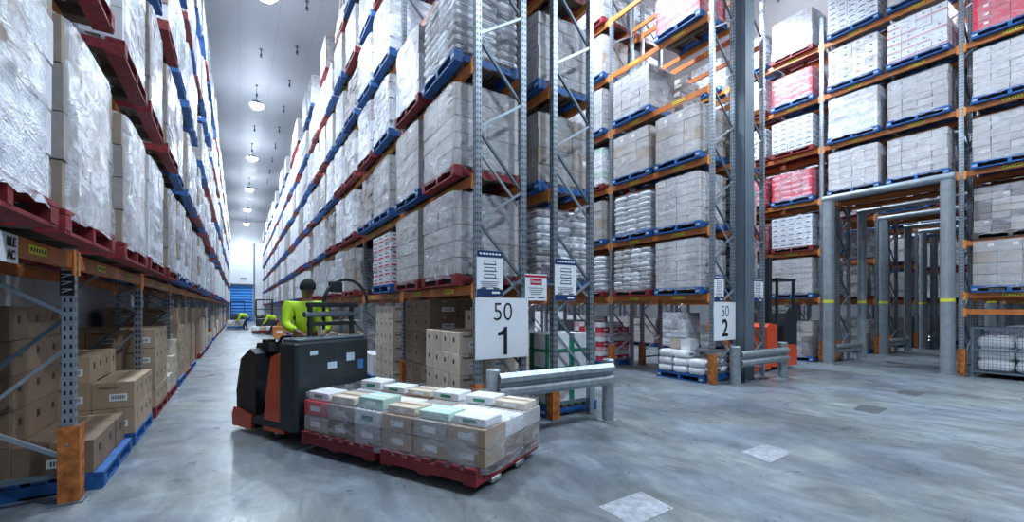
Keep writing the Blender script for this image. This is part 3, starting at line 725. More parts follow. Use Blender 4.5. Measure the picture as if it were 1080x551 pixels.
for c in CF:
    M = Matrix.Translation((c['X'], c['Y'], c['Z'])) @ Matrix.Rotation(c['rz'], 4, 'Z'); d = c['d']
    mb.box((0, 0, d[2]/2), (d[0]-.01, d[1]-.01, d[2]-.008), c['m'], M); mb.box((0, -d[1]/2+.004, d[2]*.5), (d[0]*.4, .004, d[2]*.3), WHITE, M)
if CF: tag(obj('distant_cartons', mb), 'distant cartons stacked on floor pallets under the far rack bays', 'cartons', None, 'stuff')
print('cartons', len(CD), len(CF))

# green-edged white crates under the rear half of rack 50-1
def crate_mesh(d):
    b = MB(); b.box((0, 0, d[2]*.5), (d[0]-.02, d[1]-.02, d[2]-.01), G_WHITE)
    e = MB()
    for sx in (-1, 1):
        for sy in (-1, 1): e.box((sx*(d[0]/2-.02), sy*(d[1]/2-.02), d[2]/2), (.04, .04, d[2]-.002), G_GREEN)
    for sy in (-1, 1): e.box((0, sy*(d[1]/2-.012), .02), (d[0], .026, .04), G_GREEN)
    for sx in (-1, 1): e.box((sx*(d[0]/2-.012), 0, .02), (.026, d[1], .04), G_GREEN)
    return b.mesh('crate_body'), e.mesh('crate_edge')
CB, CE = crate_mesh((.46, .38, .26))
tag(obj('floor_pallet', PB, None, (4.2, 5.5, 0)), 'blue floor pallet under green-edged crates behind the barrier at sign 50 1', 'pallet', 'pallets on the floor')
for i in range(2):
    for j in range(3):
        for k in range(4 if (i, j) != (1, 2) else 3):
            t = thing('crate', 'green-edged white crate behind sign 50-1, %s column, %s row, %s layer' % (('left', 'right')[i], ('front', 'middle', 'back')[j], ordn(k+1)), 'crate', (3.97+i*.47, 5.12+j*.39, .147+k*.262), 0, 'green-edged crates on the blue pallet')
            obj('crate_body', CB, t); obj('crate_edge', CE, t)

# pallet of white bags under rack 50-2
def bag_mesh(seed, d=(.40, .36, .17)):
    r_ = random.Random(seed); mb = MB(); n, rows = 16, 8; vs = []
    for k in range(rows+1):
        ph = -math.pi/2+math.pi*k/rows; 
        for q in range(n):
            a = 2*math.pi*q/n; f = lambda t, e: math.copysign(abs(t)**e, t); w_ = 1+r_.uniform(-.03, .03)
            vs.append((d[0]/2*f(math.cos(ph), .35)*f(math.cos(a), .4)*w_, d[1]/2*f(math.cos(ph), .35)*f(math.sin(a), .4)*w_, d[2]/2*(1+f(math.sin(ph), .6)*w_)))
    fs = [(k*n+q, k*n+(q+1) % n, (k+1)*n+(q+1) % n, (k+1)*n+q) for k in range(rows) for q in range(n)]
    mb.raw(vs, fs, G_WHITE)
    mb.box((0, -d[1]*.47, d[2]*.5), (.14, .03, .05), GALVD)
    return mb.mesh('white_bag', True)
BG = [bag_mesh(s) for s in range(4)]
bx, by = 8.72, 5.98
tag(obj('floor_pallet', PF['blue'], None, (bx, by, 0)), 'dark blue floor pallet under the white bags at sign 50 2', 'pallet', 'pallets on the floor')
for k in range(3):
    for i in range(3):
        for j in range(3):
            if k == 2 and (i, j) in ((0, 0), (2, 2), (1, 0)): continue
            o = obj('white_bag', BG[(i+j+k) % 4], None, (bx-.37+i*.37, by-.39+j*.385, .147+k*.165), random.uniform(-.08, .08))
            tag(o, 'white bag on pallet by sign 50-2, %s layer, %s row, %s column' % (ordn(k+1), ('front', 'middle', 'rear')[j], ('left', 'centre', 'right')[i]), 'bag', 'white bags on the floor pallet')
for i, (dx, dy) in enumerate(((-.25, -.05), (-.15, .32))):
    o = obj('carton', ct((.30, .26, .24), CARD_G if i else G_WHITE)[0], None, (bx+dx, by+dy, .147+.5), .3*i)
    tag(o, ('white', 'pale grey')[i]+' box standing on top of the white bags at sign 50 2', 'carton')

# ---------------------------------------------------------------- building column, signs
mb = MB()
cw, cd = .34, .34
mb.box((0, -cd/2+.012, 5.99), (cw, .024, 11.96), COLUMN); mb.box((0, cd/2-.012, 5.99), (cw, .024, 11.96), COLUMN); mb.box((-.0, 0, 5.99), (.02, cd-.05, 11.96), COLUMN)
mb.box((-cw/2+.01, 0, 5.99), (.02, cd-.03, 11.96), COLUMN); mb.box((0, 0, .015), (.5, .5, .03), COLUMN)
for s in (-1, 1):
    for t_ in (-1, 1): mb.tube((s*.2, t_*.2, .03), (s*.2, t_*.2, .07), .018, STEEL, 6)
for k in range(26): mb.box((.11, -cd/2-.001, 5.4+k*.16), (.012, .004, .05), GALV)
o = obj('trim_1', mb, None, (9.22, 5.17, 0)); o['kind'] = 'structure'; o['label'] = 'dark grey steel building column beside sign 50 2'

def sign_board(label, X, Z, w_, h_, Y, build):
    t = thing('sign', label, 'sign', (X, Y, Z), 0, None)
    mb = MB(); mb.box((0, 0, 0), (w_, .006, h_), SIGNW, None, .0); 
    for s in (-1, 1):
        for q in (-1, 1): mb.tube((s*(w_/2-.03), -.006, q*(h_/2-.03)), (s*(w_/2-.03), -.002, q*(h_/2-.03)), .007, STEEL, 6)
    obj('board', mb, t); build(t); return t
def put_text(t, name, txt, size, m, x, z, bold=0., sx=1.):
    me = text_mesh(txt, size, m, bold, .0012, 'CENTER', sx); o = obj(name, me, t, (x, -.005, z)); o.rotation_euler = (R(90), 0, 0); return o
def b50(num):
    def f(t):
        put_text(t, 'number', '50', .33, BLACK, 0, .20, -.003, .92); 
        if num == '1':
            g = MB(); g.prism([(.0, -.175), (.055, -.175), (.055, .185), (.012, .185), (-.005, .15), (-.04, .125), (-.085, .115), (-.085, .07), (.0, .08)], -.0015, .0015, BLACK); obj('number', g, t, (.01, -.005, -.17))
        else: put_text(t, 'number', num, .50, BLACK, 0, -.16, .012, .95)
    return f
YPS = YP[0]-.052
sign_board('large white board reading 50 over 1 on the rack end', 2.88, 1.32, .80, .78, YPS-.005, b50('1'))
sign_board('white board reading 50 over 2 on the rack end', 8.62, 1.30, .78, .80, YM[0]-.052, b50('2'))
def poster(t, w_, h_):
    mb = MB(); mb.box((0, -.0045, h_/2-.045), (w_-.004, .003, .085), NAVY); mb.box((0, -.0045, -h_/2+.045), (w_-.004, .003, .085), NAVY)
    obj('header_band', mb, t)
    mb = MB(); rr = random.Random(4)
    for k in range(3):
        z = h_*.27-k*h_*.145
        mb.box((0, -.0045, z), (w_*.42, .003, .008), BLACK); mb.box((0, -.0045, z-.045), (w_*.5, .003, .012), BLACK)
        for s in (-1, 1): mb.box((s*w_*.21, -.0045, z-.025), (.006, .003, .045), BLACK)
    for k in range(4): mb.box((rr.uniform(-.01, .01), -.0045, -h_*.19-k*.022), (w_*(.7-.05*k), .003, .006), BLACK)
    for s in (-1, 1): mb.box((s*w_*.25, -.0045, -h_*.33), (w_*.24, .003, .012), BLACK)
    for k in range(7): mb.box((-w_*.36+k*w_*.12, -.007, h_/2-.045), (w_*.085, .002, .02), WHITE)
    mb.box((w_*.22, -.007, -h_/2+.045), (w_*.3, .002, .026), WHITE)
    obj('printing', mb, t)
def psign(label, X, Z, w_, h_, Y): sign_board(label, X, Z, w_, h_, Y, lambda t: poster(t, w_, h_))
psign('blue and white rack load notice above the 50 1 board', 2.69, 2.02, .38, .58, YPS-.004)
psign('blue and white rack load notice on the second frame of rack 50-1', 3.93, 1.98, .40, .60, YPS-.004)
psign('smaller blue and white load notice left of the grey building column', 8.41, 1.99, .34, .56, YM[0]-.050)
psign('white rack notice right of the grey column', 9.92, 1.99, .46, .56, YM[0]-.050)
def small(t):
    mb = MB(); mb.box((0, -.0045, .15), (.356, .003, .03), RED_INK); mb.box((0, -.0045, .075), (.19, .003, .085), RED_INK); obj('header_band', mb, t)
    put_text(t, 'lettering', 'Dexion', .055, WHITE, 0, .075, .0005).location.y = -.0075
    mb = MB()
    for k in range(4): mb.box((0, -.0045, -.01-k*.028), (.26-.03*k, .003, .007), BLACK)
    for s in (-1, 1): mb.box((s*.08, -.0045, -.14), (.1, .003, .014), BLACK)
    obj('printing', mb, t)
t = sign_board('small white notice with dark red header between the two frames', 3.41, 1.86, .36, .36, YPS-.004, small)
mb = MB(); mb.box((.0, .008, .05), (.75, .008, .03), GALVD); obj('mounting_strip', mb, t)
# left rack plates
t = thing('sign', 'white plate with black lettering on the left beam at the picture edge', 'sign', (XL+.002, 3.62, 1.93))
t.rotation_euler = (0, 0, R(90)); mb = MB(); mb.box((0, 0, 0), (.34, .004, .17), SIGNW); obj('board', mb, t)
put_text(t, 'lettering', 'BLE', .075, BLACK, .07, .035, .002); put_text(t, 'lettering', 'AC', .075, BLACK, .07, -.04, .002)
t = thing('sign', 'small black and white arrow plate on the front upright of the left rack', 'sign', (XL-.04, YL[1]-.052, 1.78)); mb = MB(); mb.box((0, 0, 0), (.085, .004, .2), BLACK)
for k in range(3):
    z = .06-k*.06; mb.bar((-.03, -.004, z-.015), (.03, -.004, z+.012), .004, .012, WHITE, (0, 1, 0)); mb.bar((-.03, -.004, z+.012), (.03, -.004, z+.012), .004, .008, WHITE, (0, 1, 0))
obj('board', mb, t)
t = thing('sign', 'small blue and white marker on the front upright of rack 50-2', 'sign', (XM+.037, YM[0]-.05, 1.28)); mb = MB(); mb.box((0, 0, 0), (.07, .004, .16), STICKB); mb.box((0, 0, .22), (.07, .004, .26), SIGNW)
obj('board', mb, t)

# ---------------------------------------------------------------- barriers
def barrier(label, p, q, h=.86, r=.085, hr=(.52, .82)):
    p, q = Vector((*p, 0)), Vector((*q, 0)); d = (q-p); L = d.length; ang = math.atan2(d.y, d.x)
    t = thing('guard_barrier', label, 'guard rail', p, ang, 'armco guard rails in front of the rack ends')
    for x in (0, L):
        mb = MB(); mb.tube((0, 0, .012), (0, 0, h-.01), r, BARR, 24); mb.tube((0, 0, h-.01), (0, 0, h), r, BARR, 24, r*.9); mb.box((0, 0, .006), (.26, .26, .012), BARR)
        for s in (-1, 1):
            for u in (-1, 1): mb.tube((s*.1, u*.1, .012), (s*.1, u*.1, .03), .012, STEEL, 6)
        obj('bollard_post', mb, t, (x, 0, 0))
    z0, z1 = hr; m_ = (z0+z1)/2; hh = z1-z0
    prof = [(-.03, z1), (-.075, z1-.05), (-.075, z1-.10), (-.02, m_+.015), (-.02, m_-.015), (-.075, z0+.10), (-.075, z0+.05), (-.03, z0)]
    th = [(y+.012, z) for y, z in prof]
    vs = []; n = len(prof)
    for X in (r*.2, L-r*.2):
        vs += [(X, y-r*.9, z) for y, z in prof]+[(X, y-r*.9, z) for y, z in th]
    N2 = 2*n; fs = []
    for k in range(n-1):
        fs += [(k, k+1, N2+k+1, N2+k), (n+k+1, n+k, N2+n+k, N2+n+k+1), (k+1, k, n+k, n+k+1), (N2+k, N2+k+1, N2+n+k+1, N2+n+k)]
    fs += [(0, N2, N2+n, n), (n-1, 2*n-1, N2+2*n-1, N2+n-1)]
    mb = MB(); mb.raw(vs, fs, BARR)
    for X in (r*.3, L-r*.3):
        for zz in (z0+.08, z1-.08): mb.tube((X, -.08-r*.9, zz), (X, -.06-r*.9, zz), .016, STEEL, 8)
    obj('guard_rail', mb, t); return t
barrier('long galvanised guard rail below the 50 over 1 board', (2.52, 4.36), (4.38, 4.36))
barrier('shorter galvanised guard rail in front of the grey building column', (8.54, 4.93), (10.46, 4.93), .80, .10, (.38, .70))

# ---------------------------------------------------------------- tunnel gates of grey pipe
def gate(label, X, ya, yb, H=4.64, r=.13, band=True, tape=True):
    t = thing('pipe_gate', label, 'gate frame', (X, ya, 0), 0, 'grey pipe gates around the tunnel')
    L = yb-ya
    for y in (0, L):
        mb = MB(); mb.tube((0, y, .015), (0, y, H-r*.6), r, PIPE, 20); mb.box((0, y, .008), (.36, .36, .016), BARR); obj('gate_post', mb, t)
        if tape:
            m2 = MB(); m2.tube((0, y, 1.72), (0, y, 1.80), r+.003, YEL, 20); obj('yellow_band', m2, t)
    mb = MB(); mb.tube((0, -r, H), (0, L+r, H), r*.74, PIPE, 20); obj('gate_header', mb, t)
    return t
ga, gb = 2.98, 5.38
gate('front grey pipe gate around the tunnel opening', 13.98, ga, gb)
gate('second grey pipe gate closest behind the front gate', 16.3, ga, gb, 4.55, .11)
gate('grey pipe gate on the front of the second tunnel rack', 18.08, ga, gb, 4.55, .12)
gate('grey pipe gate on the rear of the second tunnel rack', 20.4, ga, gb, 4.5, .11, True, False)
gate('grey pipe gate on the front of the third tunnel rack', 22.08, ga, gb, 4.5, .12)
gate('farthest grey pipe gate in the tunnel', 23.4, ga, gb, 4.5, .11, True, False)
barrier('low guard rail between the first two tunnel gate posts', (14.22, 5.38), (16.08, 5.38), .6, .05, (.28, .54))
barrier('low guard rail between the middle tunnel gate posts', (18.3, 5.38), (20.2, 5.38), .6, .05, (.28, .54))
barrier('low guard rail beside the farthest tunnel gate posts', (22.3, 5.38), (23.2, 5.38), .6, .05, (.28, .54))

# bay right of the tunnel: low beams, wire cage, wrapped loads
t = thing('shelf_beams', 'orange beam shelf directly above the wire cage', 'rack shelf', (XR, YR[0], 0))
for z in (1.93, 1.55, 3.13):
    b = obj('beam', BEAM, t, (.02, 0, z)); 
    if z == 1.93: obj('location_label', LABM, b, (0, 2.05, 0))
    c = obj('beam', BEAM, t, (.78, 0, z)); c.scale = (-1, 1, 1)
def cage():
    t = thing('wire_cage', 'dark wire mesh cage holding white wrapped sacks, beside the pipe gate', 'cage', (14.69, 2.0, 0))
    mb = MB(); D_, W_, H_ = .9, 1.25, 1.12
    for x in (-D_/2, D_/2):
        for y in (-W_/2, W_/2): mb.box((x, y, H_/2), (.05, .05, H_), GALVD)
    for z in (.12, .62, H_):
        for x in (-D_/2, D_/2): mb.box((x, 0, z), (.035, W_, .04), GALVD)
        for y in (-W_/2, W_/2): mb.box((0, y, z), (D_, .035, .04), GALVD)
    obj('cage_frame', mb, t); mb = MB()
    for k in range(1, 15):
        z = .12+k*(H_-.12)/15; mb.box((-D_/2, 0, z), (.006, W_, .006), GALVD); mb.box((0, -W_/2, z), (D_, .006, .006), GALVD); mb.box((0, W_/2, z), (D_, .006, .006), GALVD)
    for k in range(1, 20): mb.box((-D_/2, -W_/2+k*W_/20, H_/2+.06), (.006, .006, H_-.12), GALVD)
    for k in range(1, 14):
        for y in (-W_/2, W_/2): mb.box((-D_/2+k*D_/14, y, H_/2+.06), (.006, .006, H_-.12), GALVD)
    obj('wire_mesh', mb, t); mb = MB(); mb.box((0, 0, .13), (D_-.04, W_-.04, .02), GALVD); obj('cage_base', mb, t)
cage()
SK = [bag_mesh(20+s, (.40, .56, .27)) for s in range(3)]
for k in range(3):
    for i in range(2):
        for j in range(2):
            o = obj('wrapped_sack', SK[(i+j+k) % 3], None, (14.49+i*.41, 1.71+j*.58, .145+k*.26), 0)
            tag(o, 'shiny white wrapped sack in the wire cage, %s layer, %s %s' % (ordn(k+1), ('front', 'rear')[i], ('right', 'left')[j]), 'sack', 'wrapped sacks in the wire cage')
def lone(label, X, Y, Z, v, p):
    t = thing('pallet_load', label, 'pallet load', (X, Y, Z), 0, 'wrapped pallet loads in the racks')
    obj('pallet', PAL[p], t); obj('goods', VAR[v]['g'], t)
    if VAR[v]['f']: obj('stretch_wrap', VAR[v]['f'], t)
lone('grey wrapped load with white notes directly above the wire cage', 14.58, YR[0]+2.08, 1.933, 'brown', 'blue')
lone('dark wrapped load set back on the bright orange beam above the wire cage', 14.66, YR[0]+2.08, 3.133, 'dark', 'timber')

# ---------------------------------------------------------------- people
def skin_obj(name, pts, edges, mat_, parent=None, sub=2):
    """pts: list of (co, rx, ry)"""
    me = bpy.data.meshes.new(name); me.from_pydata([p[0] for p in pts], edges, [])
    o = bpy.data.objects.new('tmp', me); COL.objects.link(o)
    o.modifiers.new('s', 'SKIN'); sv = me.skin_vertices[0].data
    for i, p in enumerate(pts): sv[i].radius = (p[1], p[2] if len(p) > 2 else p[1]); sv[i].use_root = (i == 0)
    md = o.modifiers.new('u', 'SUBSURF'); md.levels = sub; md.render_levels = sub
    dg = bpy.context.evaluated_depsgraph_get(); m2 = bpy.data.meshes.new_from_object(o.evaluated_get(dg))
    bpy.data.objects.remove(o); m2.materials.clear(); m2.materials.append(mat_)
    m2.polygons.foreach_set('use_smooth', [True]*len(m2.polygons)); m2.name = name
    return m2
def person(label, loc, rz, J, hat='cap', sc=1.):
    """J: joints in local metres, facing +x. keys pelvis chest neck head | shoulderL elbowL wristL (y>0) ... hipL kneeL ankleL"""
    t = thing('person', label, 'person', loc, rz); t.scale = (sc, sc, sc)
    V = {k: Vector(v) for k, v in J.items()}
    up = (V['head']-V['neck']).normalized(); fw = Vector(J.get('face', (1, 0, 0))).normalized()
    P = []; E = []; idx = {}
    def add(k, co, r, r2=None, par=None):
        idx[k] = len(P); P.append((tuple(co), r, r2 or r))
        if par: E.append((idx[par], idx[k]))
    add('pelvis', V['pelvis'], .12, .14); add('waist', V['pelvis'].lerp(V['chest'], .5), .11, .13, 'pelvis'); add('chest', V['chest'], .12, .15, 'waist')
    add('neck', V['neck'], .055, .055, 'chest'); add('jaw', V['neck'].lerp(V['head'], .5), .07, .062, 'neck'); add('head', V['head'], .098, .078, 'jaw'); add('crown', V['head']+up*.075, .065, .058, 'head')
    for s in 'LR':
        add('sh'+s, V['shoulder'+s], .06, None, 'chest'); add('el'+s, V['elbow'+s], .045, None, 'sh'+s)
        add('fa'+s, V['elbow'+s].lerp(V['wrist'+s], .35), .042, None, 'el'+s); add('wr'+s, V['wrist'+s], .027, None, 'fa'+s)
        d = (V['wrist'+s]-V['elbow'+s]).normalized(); add('pm'+s, V['wrist'+s]+d*.06, .022, .036, 'wr'+s)
        add('hp'+s, V['hip'+s], .095, None, 'pelvis'); add('kn'+s, V['knee'+s], .06, None, 'hp'+s)
        add('cf'+s, V['knee'+s].lerp(V['ankle'+s], .3), .058, None, 'kn'+s); add('an'+s, V['ankle'+s], .04, None, 'cf'+s); add('toe'+s, V['ankle'+s]+Vector((.15, 0, -.05)), .035, .045, 'an'+s)
    body = skin_obj('body', P, E, SKIN)
    mb = MB(); mb.raw([v.co for v in body.vertices], [tuple(p.vertices) for p in body.polygons], SKIN)
    # fingers, thumb, nose, ears as skinned chains joined into the body
    side = up.cross(fw).normalized()
    for s in 'LR':
        sg = 1 if s == 'L' else -1
        d = (V['wrist'+s]-V['elbow'+s]).normalized(); n_ = Vector((0, 0, -1)) if abs(d.z) < .8 else Vector((-1, 0, 0))*-1
        lat = d.cross(n_).normalized(); n_ = lat.cross(d)*-1 if (lat.cross(d)).dot(n_) < 0 else lat.cross(d); b0 = V['wrist'+s]+d*.06
        for q, (off, ln) in enumerate(((-.03, .068), (-.01, .078), (.01, .073), (.03, .055))):
            a = b0+lat*off; p1 = a+d*.03; p2 = p1+(d*.8+n_*.6).normalized()*ln*.5; p3 = p2+(d*.25+n_).normalized()*ln*.45
            m_ = skin_obj('f', [(tuple(a), .010), (tuple(p1), .0095), (tuple(p2), .009), (tuple(p3), .0075)], [(0, 1), (1, 2), (2, 3)], SKIN, sub=1)
            mb.raw([v.co for v in m_.vertices], [tuple(p.vertices) for p in m_.polygons], SKIN)
        a = V['wrist'+s]+d*.03+lat*(-.03*sg); p1 = a+(d*.6-lat*sg).normalized()*.04; p2 = p1+(d+n_*.5).normalized()*.035
        m_ = skin_obj('f', [(tuple(a), .012), (tuple(p1), .011), (tuple(p2), .009)], [(0, 1), (1, 2)], SKIN, sub=1)
        mb.raw([v.co for v in m_.vertices], [tuple(p.vertices) for p in m_.polygons], SKIN)
        e = V['head']+side*sg*.078-fw*.005; mb.tube(e-side*sg*.006, e+side*sg*.008, .028, SKIN, 10, .022)
        ey = V['head']+fw*.088+side*sg*.032+up*.005; mb.tube(ey, ey+fw*.008, .012, WHITE, 8, .008); mb.tube(ey+fw*.006, ey+fw*.0095, .005, BLACK, 6)
    nb = V['head']+fw*.09-up*.02; mb.tube(nb+up*.03-fw*.005, nb+fw*.022-up*.008, .007, SKIN, 8, .014); mb.tube(nb+fw*.022-up*.008, nb-fw*.01-up*.02, .014, SKIN, 8, .012)
    mo = V['head']+fw*.084-up*.055; mb.tube(mo-side*.024, mo+side*.024, .006, RED_INK, 6)
    obj('body', mb.mesh('body', True), t)
    # trousers
    Q = [(tuple(V['pelvis']+Vector((0, 0, .05)) if V['pelvis'].z > 0 else V['pelvis']), .135, .165), (tuple(V['pelvis']), .14, .17)]; E2 = [(0, 1)]
    for s in 'LR':
        b_ = len(Q); Q += [(tuple(V['hip'+s]), .115), (tuple(V['knee'+s]), .082), (tuple(V['ankle'+s]+Vector((0, 0, .06))), .066)]; E2 += [(1, b_), (b_, b_+1), (b_+1, b_+2)]
    obj('trousers', skin_obj('trousers', Q, E2, CLOTH), t)
    Q = [(tuple(V['pelvis']+(V['chest']-V['pelvis'])*.12), .14, .175), (tuple(V['pelvis'].lerp(V['chest'], .5)), .135, .17), (tuple(V['chest']), .14, .185), (tuple(V['chest'].lerp(V['neck'], .75)), .075, .085)]; E2 = [(0, 1), (1, 2), (2, 3)]
    for s in 'LR':
        b_ = len(Q); Q += [(tuple(V['shoulder'+s]), .08), (tuple(V['elbow'+s]), .062), (tuple(V['elbow'+s].lerp(V['wrist'+s], .8)), .05)]; E2 += [(2, b_), (b_, b_+1), (b_+1, b_+2)]
    jk = obj('jacket', skin_obj('jacket', Q, E2, HIVIS), t)
    for s in 'LR':
        mb = MB(); a = V['ankle'+s]
        mb.box((a.x+.05, a.y, a.z-.045), (.29, .105, .07), KNIT, None, .02); mb.box((a.x+.05, a.y, a.z-.0775), (.30, .11, .015), RUB); mb.tube((a.x, a.y, a.z-.02), (a.x, a.y, a.z+.08), .06, KNIT, 10, .055)
        obj('boot', mb, t)
    mb = MB(); n, rows = 18, 7; vs = []; hc = V['head']+up*.03; side = up.cross(fw).normalized()
    for k in range(rows+1):
        a = math.pi/2*k/rows
        for q in range(n):
            b = 2*math.pi*q/n; vs.append(hc+fw*(.116*math.cos(a)*math.cos(b))+side*(.098*math.cos(a)*math.sin(b))+up*(.112*math.sin(a)))
    fs = [(k*n+q, k*n+(q+1) % n, (k+1)*n+(q+1) % n, (k+1)*n+q) for k in range(rows) for q in range(n)]
    mb.raw(vs, fs, KNIT)
    low = [v-up*.035 for v in vs[:n]]; mb.raw(low+vs[:n], [(q, (q+1) % n, n+(q+1) % n, n+q) for q in range(n)], KNIT)
    obj('beanie', mb.mesh('beanie', True), t)
    return t
# ---------------------------------------------------------------- order picker in the foreground
TA = math.atan2(.886, -.464)
def picker(t):
    """local +x points from the load to the truck's rear; +y is the side nearer the left rack"""
    mb = MB()                                                        # battery box
    mb.box((.20, 0, .665), (.34, 1.04, 1.05), BLKG, None, .03); mb.box((.20, 0, 1.205), (.30, .98, .03), GALVD, None, .01)
    for k in range(5): mb.box((.20, -.42+k*.21, 1.225), (.05, .12, .012), STEEL)
    bt = obj('battery_box', mb, t); mb = MB(); mb.box((.028, -.22, .96), (.004, .12, .10), STICK); mb.box((.028, .05, .88), (.004, .13, .08), STICK)
    mb.box((.028, -.38, .85), (.004, .08, .12), STICKB); mb.box((.028, .3, 1.05), (.004, .1, .05), STICK); obj('sticker', mb, bt)
    mb = MB(); mb.box((.70, 0, .17), (.66, .92, .10), BLKP, None, .02); mb.box((.70, 0, .226), (.56, .8, .012), RUB); obj('platform', mb, t)
    for s in (1, -1):
        mb = MB(); mb.prism([(.38, .08), (.80, .08), (.74, .55), (.64, .98), (.48, 1.04), (.38, .95)], s*.40-.05, s*.40+.05, TRED); obj('side_shroud', mb, t)
    mb = MB(); mb.prism([(1.0, .06), (1.42, .06), (1.44, .5), (1.34, .92), (1.12, 1.06), (1.0, 1.0)], -.43, .43, BLKP); hd = obj('motor_hood', mb, t)
    mb = MB(); mb.prism([(1.04, .05), (1.48, .05), (1.49, .2), (1.44, .3), (1.04, .24)], -.46, .46, TRED); obj('bumper', mb, t)
    mb = MB(); mb.prism([(.92, 1.02), (1.22, 1.05), (1.20, 1.12), (.95, 1.14)], -.30, .30, BLKP)
    mb.path([(1.0, -.12, 1.13), (.93, -.12, 1.2), (.93, .12, 1.2), (1.0, .12, 1.13)], .018, RUB); mb.box((1.1, .2, 1.14), (.1, .12, .05), RUB); obj('steering_console', mb, t)
    # grab frame
    mb = MB()
    for y in (.16, -.46): mb.box((.30, y, 1.42), (.05, .05, .44), BLKP, None, .006)
    mb.box((.30, -.18, 1.62), (.07, .76, .06), BLKP, None, .008); mb.tube((.30, .24, 1.50), (.30, -.55, 1.50), .035, GALVD, 12); mb.box((.30, -.16, 1.38), (.06, .70, .05), BLKP, None, .006)
    gf = obj('grab_frame', mb, t)
    mb = MB(); pts = []
    for k in range(11):
        a = math.pi*k/10; pts.append((.42, -.12-.36*(1-math.cos(a)), 1.64+.33*math.sin(a)))
    mb.path([(.42, -.12, 1.3)]+pts, .022, BLKP, 8); mb.bar((.42, -.12, 1.66), (.30, -.12, 1.6), .03, .03, BLKP); mb.box((.42, -.30, 1.86), (.05, .20, .14), BLKP, None, .01); ar = obj('scanner_arm', mb, t)
    for s in (-1, 1):
        mb = MB(); mb.box((-1.22, s*.22, .045), (2.46, .16, .05), STEEL, None, .01); mb.box((.0, s*.22, .12), (.08, .17, .2), BLKP); mb.tube((-2.3, s*.22-.05, .04), (-2.3, s*.22+.05, .04), .038, RUB, 14); obj('fork', mb, t)
    for s in (-1, 1):
        mb = MB(); mb.tube((.55, s*.38-.05, .085), (.55, s*.38+.05, .085), .085, RUB, 18); mb.tube((.55, s*.38-.055, .085), (.55, s*.38+.055, .085), .035, STEEL, 10); obj('wheel', mb, t)
    mb = MB(); mb.tube((1.22, -.06, .12), (1.22, .06, .12), .12, RUB, 20); obj('wheel', mb, t)
TX, TY = 1.02, 5.60
t = thing('order_picker', 'black and orange-red ride-on order picker towing a low red-palleted film-wrapped load', 'order picker truck', (TX, TY, 0), TA)
picker(t)
def T(lx, ly, z=0): return (TX+lx*math.cos(TA)-ly*math.sin(TA), TY+lx*math.sin(TA)+ly*math.cos(TA), z)
# operator: local +x of the person faces the travel direction (towards the load)
J = dict(pelvis=(0, 0, .93), chest=(.05, 0, 1.27), neck=(.07, 0, 1.46), head=(.10, .0, 1.60), face=(1, .12, -.05),
         shoulderL=(.05, .20, 1.38), elbowL=(.10, .27, 1.10), wristL=(.28, .16, 1.00), shoulderR=(.05, -.20, 1.38), elbowR=(.12, -.27, 1.12), wristR=(.30, -.15, 1.04),
         hipL=(0, .10, .88), kneeL=(.05, .12, .48), ankleL=(0, .13, .09), hipR=(0, -.10, .88), kneeR=(.04, -.12, .48), ankleR=(-.02, -.13, .09))
person('person in hi-vis jacket and black beanie standing on the near order picker', T(.80, -.12, .232), TA+math.pi-.35, J)
# the picked load on two red pallets
for k in range(2):
    tag(obj('floor_pallet', PF['red'], None, T(-.67-k*1.22, -.03, .075), TA+math.pi), ('red pallet on the forks next to the battery box', 'red pallet at the tip of the forks nearest the camera')[k], 'pallet', 'pallets on the floor')
rr = random.Random(11); zt = .075+.1455
palm = [G_WHITE, G_GREY2, CARD, CARD_D, G_GREY2, CARD, G_GREY, G_WHITE]
nmn = {'goods_white': 'white', 'goods_grey': 'grey', 'cardboard_pale': 'pale tan', 'goods_warm_grey': 'warm grey', 'cardboard': 'brown', 'cardboard_dark': 'dark brown', 'goods_mint': 'mint green', 'goods_red': 'red', 'crate_green': 'green', 'goods_pink': 'pink'}
def pick_carton(cx, cy, z, d, m, lab):
    me = MB(); me.box((0, 0, d[2]/2), (d[0]-.012, d[1]-.012, d[2]-.004), m, None, .006)
    o = obj('carton', me, None, T(cx, cy, z), TA+rr.uniform(-.03, .03)); tag(o, lab, 'carton', 'picked boxes on the order picker')
    l_ = MB(); l_.box((0, d[1]/2-.0045, d[2]*.5), (d[0]*.4, .003, d[2]*.35), WHITE if m is not G_WHITE else G_GREEN); obj('printed_label', l_, o)
    l_ = MB(); l_.box((0, 0, d[2]-.001), (d[0]-.03, .04, .003), TAPE if m in (CARD, CARD_G) else WHITE); obj('packing_tape', l_, o)
rown = ('far', 'middle', 'near'); ncol = 6
for i in range(ncol):
    for j in range(3):
        cx, cy = -.28-i*.405, -.39+j*.36; base = zt
        hs = [.17, .16]
        for k, h in enumerate(hs):
            if i == 0 and j == 2 and k == 1: m = G_PINK
            elif k == 0: m = rr.choice([G_GREY2, CARD_D, CARD_D, CARD])
            else: m = rr.choice(palm)
            pick_carton(cx, cy, base, (.40, .355, h), m, '%s box on the picker load, %s from battery box, %s row, %s layer' % (nmn[m.name], ordn(i+1), rown[j], ORD[k+1]))
            base += h+.002
        if (i*3+j) % 3 != 1:
            h = rr.uniform(.07, .12); m = rr.choice([G_WHITE, G_WHITE, G_GREEN, G_MINT, CARD_G, G_PINK if i > 3 else G_WHITE])
            pick_carton(cx+rr.uniform(-.02, .02), cy, base, (.36, .27, h), m, 'flat %s box topping the picker load, %s from battery box, %s row' % (nmn[m.name], ordn(i+1), rown[j]))
